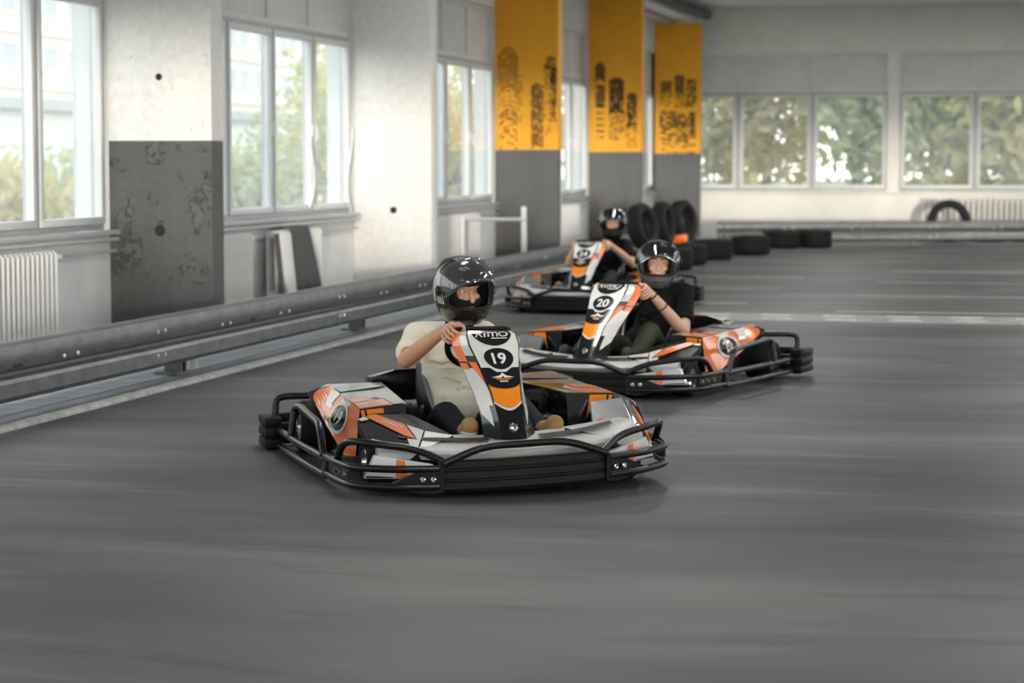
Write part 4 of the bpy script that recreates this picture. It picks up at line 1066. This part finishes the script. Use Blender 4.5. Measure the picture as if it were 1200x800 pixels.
# ------------------------------------------------------------------ drivers
def fuse(m, name, material, parent, voxel=0.006, it=4):
    """one continuous surface from overlapping shapes"""
    me = m.mesh(name, [material], 0)
    o = bpy.data.objects.new(name, me); COL.objects.link(o)
    r = o.modifiers.new('r', 'REMESH'); r.mode = 'VOXEL'; r.voxel_size = voxel; r.use_smooth_shade = True
    if it: s = o.modifiers.new('s', 'SMOOTH'); s.factor = 0.5; s.iterations = it
    dg = bpy.context.evaluated_depsgraph_get(); me2 = bpy.data.meshes.new_from_object(o.evaluated_get(dg))
    bpy.data.objects.remove(o); bpy.data.meshes.remove(me)
    me2.name = name
    me2.materials.clear(); me2.materials.append(material)
    me2.polygons.foreach_set('material_index', [0] * len(me2.polygons))
    me2.polygons.foreach_set('use_smooth', [True] * len(me2.polygons))
    o = bpy.data.objects.new(name, me2); COL.objects.link(o)
    if parent: o.parent = parent
    return o

WC = Vector((-.01, -.255, .635)); WAX = Vector((0, .768, .640)); WUU = Vector((0, -.640, .768)); WR = .158
def rim_frame(ang):
    d = Vector((1, 0, 0)) * math.cos(ang) + WUU * math.sin(ang)
    t = Vector((-1, 0, 0)) * math.sin(ang) + WUU * math.cos(ang)
    return WC + d * WR, d, t
def hand(m, ang, side, wrist, sc=1.12):
    """hand closed on the wheel rim; side -1 = right hand (image left). Adds palm, four fingers and a thumb."""
    P, d, t = rim_frame(ang)
    t = t if side > 0 else -t            # from little finger to index, towards the top of the wheel
    def q(th, r, k): a = R(th); return P + (WAX * math.cos(a) + d * math.sin(a)) * r * sc + t * k * sc
    lens = [(-.0335, .0074, 225, .025), (-.0115, .0081, 245, .027), (.0105, .0083, 250, .027), (.0325, .0080, 238, .026)]
    for off, r, last, rr in lens:
        ths = [30, 75, 120, 165, 205, last]; rad = [rr + .010, rr + .009, rr + .004, rr, rr - .001, rr - .001]
        pts = [q(th, ra, off) for th, ra in zip(ths, rad)]
        for a, b in zip(pts[:-1], pts[1:]): m.capsule(a, b, r * sc, r * .95 * sc, 10)
        m.ball(pts[1], r * 1.14 * sc)
    w = Vector(wrist)
    for off in (-.028, -.009, .010, .027):
        m.capsule(q(28, .036, off), w + t * off * .45, .0115 * sc, .019 * sc, 10)
    m.capsule(q(8, .034, -.02), q(8, .034, .022), .015 * sc, .015 * sc, 10)
    th = [w + t * .018 - d * .004, q(-25, .036, .036), q(-70, .032, .046), q(-125, .029, .050)]
    for a, b, ra, rb in zip(th[:-1], th[1:], (.016, .0125, .0105), (.0125, .0105, .009)): m.capsule(a, b, ra * sc, rb * sc, 10)

def shell_grid(fn, az, el, skip=None):
    m = MB(); na = len(az); vs = [fn(a, e) for e in el for a in az]; fs = []
    for j in range(len(el) - 1):
        for i in range(na - 1):
            if skip and skip((az[i] + az[i + 1]) / 2, (el[j] + el[j + 1]) / 2): continue
            fs.append((j * na + i, j * na + i + 1, (j + 1) * na + i + 1, (j + 1) * na + i))
    used = sorted({i for f in fs for i in f}); mp = {a: b for b, a in enumerate(used)}
    m.add([vs[i] for i in used], [tuple(mp[i] for i in f) for f in fs]); return m
def weld(o, d=1e-4):
    bm = bmesh.new(); bm.from_mesh(o.data); bmesh.ops.remove_doubles(bm, verts=bm.verts, dist=d); bmesh.ops.recalc_face_normals(bm, faces=bm.faces); bm.to_mesh(o.data); bm.free()

def helmet(parent, c, M, shell, visor, raise_deg, style):
    c = Vector(c); rx, ry, rzz = .146, .176, .166
    def H(az, el, k=1.0):
        a = R(az); e = R(el); ce = max(0, math.cos(e)) ** 0.8
        fr = max(0, math.cos(a)); lo = max(0, min(1, -el / 40))
        p = Vector((rx * ce * math.sin(a) * (1 - .06 * lo), -ry * ce * math.cos(a) * (1 + .13 * lo * fr - (.05 * lo if fr == 0 else 0)), rzz * math.sin(e) * (1.0 if el > 0 else 1.08)))
        return p * k
    az = [-180 + 6 * i for i in range(61)]; el = [-58 + 5 * i for i in range(29)] + [90]
    inside = lambda a, e: (abs(a) / 66) ** 5 + (abs(e - 3) / 23) ** 5 < 1
    m = shell_grid(lambda a, e: c + M @ H(a, e), az, el, inside)
    o = m.build('helmet', [shell, MT['helmmatt']], parent, smooth=60); weld(o)
    sd = o.modifiers.new('t', 'SOLIDIFY'); sd.thickness = .020; sd.offset = -1
    dg = bpy.context.evaluated_depsgraph_get(); me2 = bpy.data.meshes.new_from_object(o.evaluated_get(dg)); o.modifiers.clear(); o.data = me2
    me2.polygons.foreach_set('use_smooth', [True] * len(me2.polygons)); me2.set_sharp_from_angle(angle=R(50))
    # rubber edge round the face opening
    ring = []
    for k in range(48):
        a = 2 * math.pi * k / 48; ca, sa = math.cos(a), math.sin(a); f = (abs(ca) ** 5 + abs(sa) ** 5) ** -.2
        ring.append(c + M @ H(66 * ca * f, 3 + 23 * sa * f, .985))
    MB().tube(ring, .009, 8, loop=True).build('eyeport_edge', MT['helmmatt'], o)
    # visor, swung up on its pivots
    Rv = Matrix.Rotation(-R(raise_deg), 3, 'X'); off = Vector((0, -.0, .0))
    VK = (lambda a: 1.045 + .11 * max(0, math.cos(R(a)))) if style == 19 else (lambda a: 1.045 + .03 * max(0, math.cos(R(a))))
    vz = [-80 + 5 * i for i in range(33)]; ve = [-22 + 5 * i for i in range(10)]
    vm = shell_grid(lambda a, e: c + M @ (Rv @ H(a, e * (1 - .25 * (abs(a) / 80) ** 4), VK(a))), vz, ve)
    vo = vm.build('visor', visor, o, smooth=80)
    sd = vo.modifiers.new('t', 'SOLIDIFY'); sd.thickness = .003; sd.offset = 1
    lo = [c + M @ (Rv @ H(a, -22 * (1 - .25 * (abs(a) / 80) ** 4), VK(a) + .004)) for a in vz]
    MB().tube(lo, .0035, 6).build('visor_lip', MT['visor'] if style != 20 else MT['chrome'], vo)
    for s in (-1, 1):
        pv = M @ (Rv @ H(s * 80, 0, 1.05))
        MB().lathe([(.026, -.012), (.026, .006), (.018, .011), (.001, .012)], c + pv, M @ Vector((s, .15, 0)), 16).build('visor_pivot', MT['helmmatt'], o)
    # chin vent and crown vents
    m = MB()
    for a in (-16, -8, 0, 8, 16):
        p = c + M @ H(a, -36, 1.005); m.ball(p, (.008, .006, .005), 8, 6, M=M)
    m.build('chin_vent', MT['plast'], o)
    if style == 19:
        # swept spoiler on the crown
        m = MB(); R0 = []
        for k in range(9):
            t = k / 8; yy = -.05 + .21 * t; hh = .012 + .022 * math.sin(math.pi * min(1, t * 1.1) * .55); base = H(0 if yy < 0 else 180, 40, 1).z
            zt = rzz * math.sqrt(max(.04, 1 - (yy / ry) ** 2)); w = .055 + .03 * t
            R0.append([c + M @ Vector((x, yy, zt - .012 + z)) for x, z in ((-w, -.012 - .018 * t), (-w * .8, hh * .8), (-w * .3, hh), (w * .3, hh), (w * .8, hh * .8), (w, -.012 - .018 * t))])
        m.rings(R0); m.build('spoiler', MT['helmmatt'], o, smooth=50)
        m = MB()
        for k in range(5):
            a0 = -96 - k * 11
            for e0 in range(-12, 30, 6):
                m.add([c + M @ H(a, e, 1.006) for a, e in ((a0 + .12 * e0, e0), (a0 - 7 + .12 * e0, e0), (a0 - 7 + .12 * (e0 + 6), e0 + 6), (a0 + .12 * (e0 + 6), e0 + 6))], [(0, 1, 2, 3)])
        m.build('white_stripes', MT['kwhite'], o, smooth=0)
        m = MB()
        for k in range(4):
            a0 = -72 - k * 5
            for e0 in range(-14, 2, 4):
                m.add([c + M @ H(a, e, 1.006) for a, e in ((a0, e0), (a0 - 3, e0), (a0 - 3.4, e0 + 3.2), (a0 - .4, e0 + 3.2))], [(0, 1, 2, 3)])
        m.build('tan_pattern', MT['sole'], o, smooth=0)
        m = MB()
        for a0, e0, a1, e1 in ((-40, 52, -32, 47), (-33, 53, -24, 47), (-26, 55, -14, 50)):
            m.tube([c + M @ H(a0, e0, 1.075), c + M @ H(a1, e1, 1.075)], .004, 6)
        m.build('visor_mark', MT['kwhite'], o)
    else:
        m = MB()
        for s in (-1, 1): m.ball(c + M @ H(s * 28, 62, 1.0), (.022, .034, .012), 10, 6, M=M)
        m.build('crown_vent', MT['helmmatt'], o)
    if style == 20:
        g = shell_grid(lambda a, e: c + M @ (Rv @ H(a, e, VK(a) + .012)), [42 + 3 * i for i in range(5)], [-19 + 6 * i for i in range(7)]); g.build('blue_tint', MT['blue'], vo, smooth=60)
        g = shell_grid(lambda a, e: c + M @ (Rv @ H(a, e, VK(a) + .012)), [2 + 4 * i for i in range(5)], [4 + 4 * i for i in range(5)]); g.build('visor_sticker', MT['silver'], vo, smooth=60)
        g = shell_grid(lambda a, e: c + M @ (Rv @ H(a, e, VK(a) + .012)), [-62 + 3 * i for i in range(5)], [-19 + 6 * i for i in range(7)]); g.build('silver_tint', MT['silver'], vo, smooth=60)
    return o

def person(kart, spec):
    root = empty('person', (kart[0][0], kart[0][1], 0), kart[1]); tag(root, spec['label'], 'person')
    sk = spec['skin']; hc = Vector(spec['head']); M = Euler((R(spec.get('pitch', 0)), R(spec.get('tilt', 0)), R(spec['yaw'])), 'XYZ').to_matrix()
    pel = Vector(spec.get('pelvis', (0, .20, .175))); ch = Vector(spec.get('chest', (0, .27, .52))); nk = hc + Vector((-hc.x * .3, .09, -.17))
    shR = ch + Vector((-.175, .0, .115)); shL = ch + Vector((.175, .0, .115))
    shR = Vector(spec.get('shR', shR)); shL = Vector(spec.get('shL', shL))
    elR, elL, wrR, wrL = [Vector(spec[k]) for k in ('elR', 'elL', 'wrR', 'wrL')]
    hipR = pel + Vector((-.095, -.03, -.01)); hipL = pel + Vector((.095, -.03, -.01))
    knR, knL, anR, anL = [Vector(spec[k]) for k in ('knR', 'knL', 'anR', 'anL')]
    # body: one surface
    b = MB()
    b.capsule(pel, ch, .125, .135); b.capsule(shR, shL, .06, .06); b.capsule(ch, nk, .09, .055); b.capsule(nk, hc + Vector((0, .03, -.06)), .052, .055)
    b.capsule(hipR, hipL, .10, .10)
    for sh, el_, wr in ((shR, elR, wrR), (shL, elL, wrL)):
        b.capsule(sh, el_, .050, .040); b.capsule(el_, el_ * .6 + wr * .4, .043, .041); b.capsule(el_ * .6 + wr * .4, wr, .041, .026)
    for hp, kn, an in ((hipR, knR, anR), (hipL, knL, anL)): b.capsule(hp, kn, .078, .055); b.capsule(kn, an, .052, .036)
    hand(b, R(spec['angR']), -1, wrR); hand(b, R(spec['angL']), 1, wrL)
    b.ball(hc + M @ Vector((0, .015, .02)), (.076, .094, .100), 20, 14, M=M); b.ball(hc + M @ Vector((0, -.028, -.05)), (.056, .062, .062), 18, 12, M=M)
    b.capsule(hc + M @ Vector((0, -.085, .016)), hc + M @ Vector((0, -.106, -.030)), .010, .0145); 
    for s in (-1, 1):
        b.capsule(hc + M @ Vector((s * .016, -.079, .036)), hc + M @ Vector((s * .050, -.064, .034)), .011, .009); b.ball(hc + M @ Vector((s * .042, -.055, -.022)), (.024, .024, .02), M=M)
    b.capsule(hc + M @ Vector((-.022, -.084, -.062)), hc + M @ Vector((.022, -.084, -.062)), .008, .008)
    bo = fuse(b, 'body', sk, root, .0040, 3)
    for s in (-1, 1):
        e = MB(); e.ball(hc + M @ Vector((s * .031, -.0635, .0125)), .0092, 12, 8); eo = e.build('eye', MT['eye'], bo)
        MB().ball(hc + M @ Vector((s * .031, -.0690, .0120)) + Vector((.001, 0, 0)), .0056, 10, 8).build('iris', MT['iris'], eo)
        MB().tube([hc + M @ Vector((s * x, y, z)) for x, y, z in ((.012, -.0905, .040), (.032, -.0865, .046), (.053, -.074, .040))], [.003, .0045, .002], 6).build('eyebrow', MT['brow'], bo)
    MB().tube([hc + M @ Vector((x, y, z)) for x, y, z in ((-.024, -.087, -.061), (0, -.0955, -.064), (.024, -.087, -.061))], [.003, .0055, .003], 8).build('lips', MT['lips'], bo)
    # balaclava
    top, bot = spec.get('hood', (16, -12))
    BL = lambda a, e: hc + M @ (Vector((.095 * math.cos(R(e)) * math.sin(R(a)), .008 - .121 * math.cos(R(e)) * math.cos(R(a)), .130 * math.sin(R(e)) + .002)))
    o = shell_grid(BL, [-180 + 4 * i for i in range(91)], [-80 + 2 * i for i in range(85)] , lambda a, e: (abs(a) / 48) ** 3 + (abs(e - (top + bot) / 2) / ((top - bot) / 2)) ** 3 < 1).build('balaclava', MT['knit'], root, smooth=70); weld(o)
    nb = MB(); nb.capsule(hc + Vector((0, .03, -.09)), nk + Vector((0, .0, -.02)), .085, .072); fuse(nb, 'neck_warmer', MT['knit'], root, .01, 3)
    helmet(root, hc, M, spec['shell'], spec['visor'], spec['raise'], spec['style'])
    # shirt with short sleeves
    s_ = MB(); s_.capsule(pel + Vector((0, 0, .03)), ch, .152, .160); s_.capsule(shR, shL, .076, .076); s_.capsule(ch, nk + Vector((0, 0, -.03)), .115, .068)
    s_.ball(pel + Vector((0, -.05, .10)), (.165, .13, .13)); s_.ball(ch + Vector((0, -.045, -.05)), (.165, .12, .14))
    for sh, el_ in ((shR, elR), (shL, elL)):
        e = sh * (1 - .74) + el_ * .74; d = (e - sh)
        s_.tube([sh - d * .2, sh, sh + d * .5, e], [.05, .072, .068, .071], 18)
    rw = random.Random(5)
    for k in range(7):      # folds of the cloth over the belly
        z = .30 + .045 * k; a0 = rw.uniform(-70, -10); a1 = a0 + rw.uniform(45, 80); base = pel.lerp(ch, min(1, max(0, (z - pel.z) / (ch.z - pel.z))))
        pts = [base + Vector((math.sin(R(a)) * .176, -math.cos(R(a)) * .172 - (.012 if abs(a) < 40 else 0), rw.uniform(-.006, .006) + .02 * (a - a0) / 60 * rw.choice((-1, 1)))) for a in [a0 + (a1 - a0) * i / 6 for i in range(7)]]
        s_.tube(pts, [.004, .010, .013, .014, .013, .010, .004], 8)
    fuse(s_, 't_shirt', spec['shirt'], root, .008, 4)
    cf = []
    # trousers
    t = MB(); t.capsule(hipR, hipL, .128, .128); t.capsule(pel, pel + Vector((0, 0, .06)), .13, .13)
    for hp, kn, an in ((hipR, knR, anR), (hipL, knL, anL)): t.capsule(hp, kn, .098, .074); t.capsule(kn, an, .072, .056)
    fuse(t, 'trousers', spec['trousers'], root, .008, 4)
    # shoes, toes raised on the pedals
    for an, nm in ((anR, -1), (anL, 1)):
        a = an + Vector((0, .01, -.025)); toe = an + Vector((nm * .015, -.135, .065))
        q = MB(); q.capsule(a, a * .4 + toe * .6, .046, .046); q.capsule(a * .4 + toe * .6, toe, .047, .044); q.capsule(an + Vector((0, 0, .02)), a, .048, .046)
        so = fuse(q, 'shoe', spec['shoe'], root, .006, 4)
        dn = Vector((0, .35, -.93)) * .026
        q = MB(); q.capsule(a + dn * 1.2, toe + dn * 1.1, .036, .042); so2 = fuse(q, 'sole', spec['sole'], so, .007, 3)
    for w, k in spec.get('bands', []):
        pp = wrL * (1 - k) + elL * k; dd = (elL - wrL).normalized(); u = dd.orthogonal().normalized(); v = dd.cross(u); r = .026 + .018 * k * 2
        MB().tube([pp + (u * math.cos(2 * math.pi * i / 20) + v * math.sin(2 * math.pi * i / 20)) * (r + .003) for i in range(20)], w, 8, loop=True).build('wristband', MT['plast'], root)
    return root

def wr_at(ang, side, back=.085, dx=0.0, dz=-.03):
    P, d, t = rim_frame(R(ang)); return P + WAX * back * .8 + Vector((dx, .03, dz))
person(K19, dict(label='person in a pale t-shirt and black helmet with raised clear visor driving kart 19', skin=MT['skin'], head=(0, .12, .868), yaw=13, pitch=6, tilt=-4, elR=(-.315, .04, .535), elL=(.23, .13, .46), angR=155, angL=-6,
    wrR=wr_at(155, -1, .08, -.025, -.03), wrL=wr_at(-6, 1, .085, .0, -.03), knR=(-.165, -.20, .275), knL=(.20, -.22, .30), anR=(-.150, -.555, .215), anL=(.235, -.565, .215), chest=(-.03, .27, .52),
    shell=MT['helm'], visor=MT['visor'], style=19, shirt=MT['shirt'], trousers=MT['navy'], shoe=MT['tan'], sole=MT['sole'], hood=(18, -12), **{'raise': 44}))
person(K20, dict(label='person in a black t-shirt and olive trousers with silver visor raised driving kart 20', skin=MT['skin2'], head=(.10, .12, .82), yaw=26, pitch=4, tilt=2, elR=(-.32, .06, .47), elL=(.325, .05, .365), angR=176, angL=6,
    wrR=wr_at(176, -1, .085, -.0, -.03), wrL=wr_at(6, 1, .075, .03, -.05), knR=(-.20, -.25, .36), knL=(.19, -.24, .375), anR=(-.215, -.555, .205), anL=(.205, -.555, .205), chest=(.06, .27, .50),
    shell=MT['helmgrey'], visor=MT['visordk'], style=20, shirt=MT['shirtblk'], trousers=MT['olive'], shoe=MT['shoe_blk'], sole=MT['sole'], hood=(24, -34), bands=[(.006, .06), (.005, .34)], **{'raise': 43}))
person(K24, dict(label='person in black clothes and a glossy black helmet driving kart 24', skin=MT['skin2'], head=(.12, .14, .88), yaw=12, pitch=3, tilt=0, elR=(-.33, .05, .47), elL=(.37, .03, .46), angR=176, angL=12,
    wrR=wr_at(176, -1, .085, -.02, -.02), wrL=wr_at(12, 1, .085, .02, -.02), knR=(-.20, -.25, .33), knL=(.21, -.24, .34), anR=(-.215, -.555, .20), anL=(.205, -.555, .20), chest=(.05, .27, .53),
    shell=MT['helm'], visor=MT['visordk'], style=24, shirt=MT['shirtblk'], trousers=MT['darkpant'], shoe=MT['camo'], sole=MT['sole'], hood=(22, -20), **{'raise': 40}))
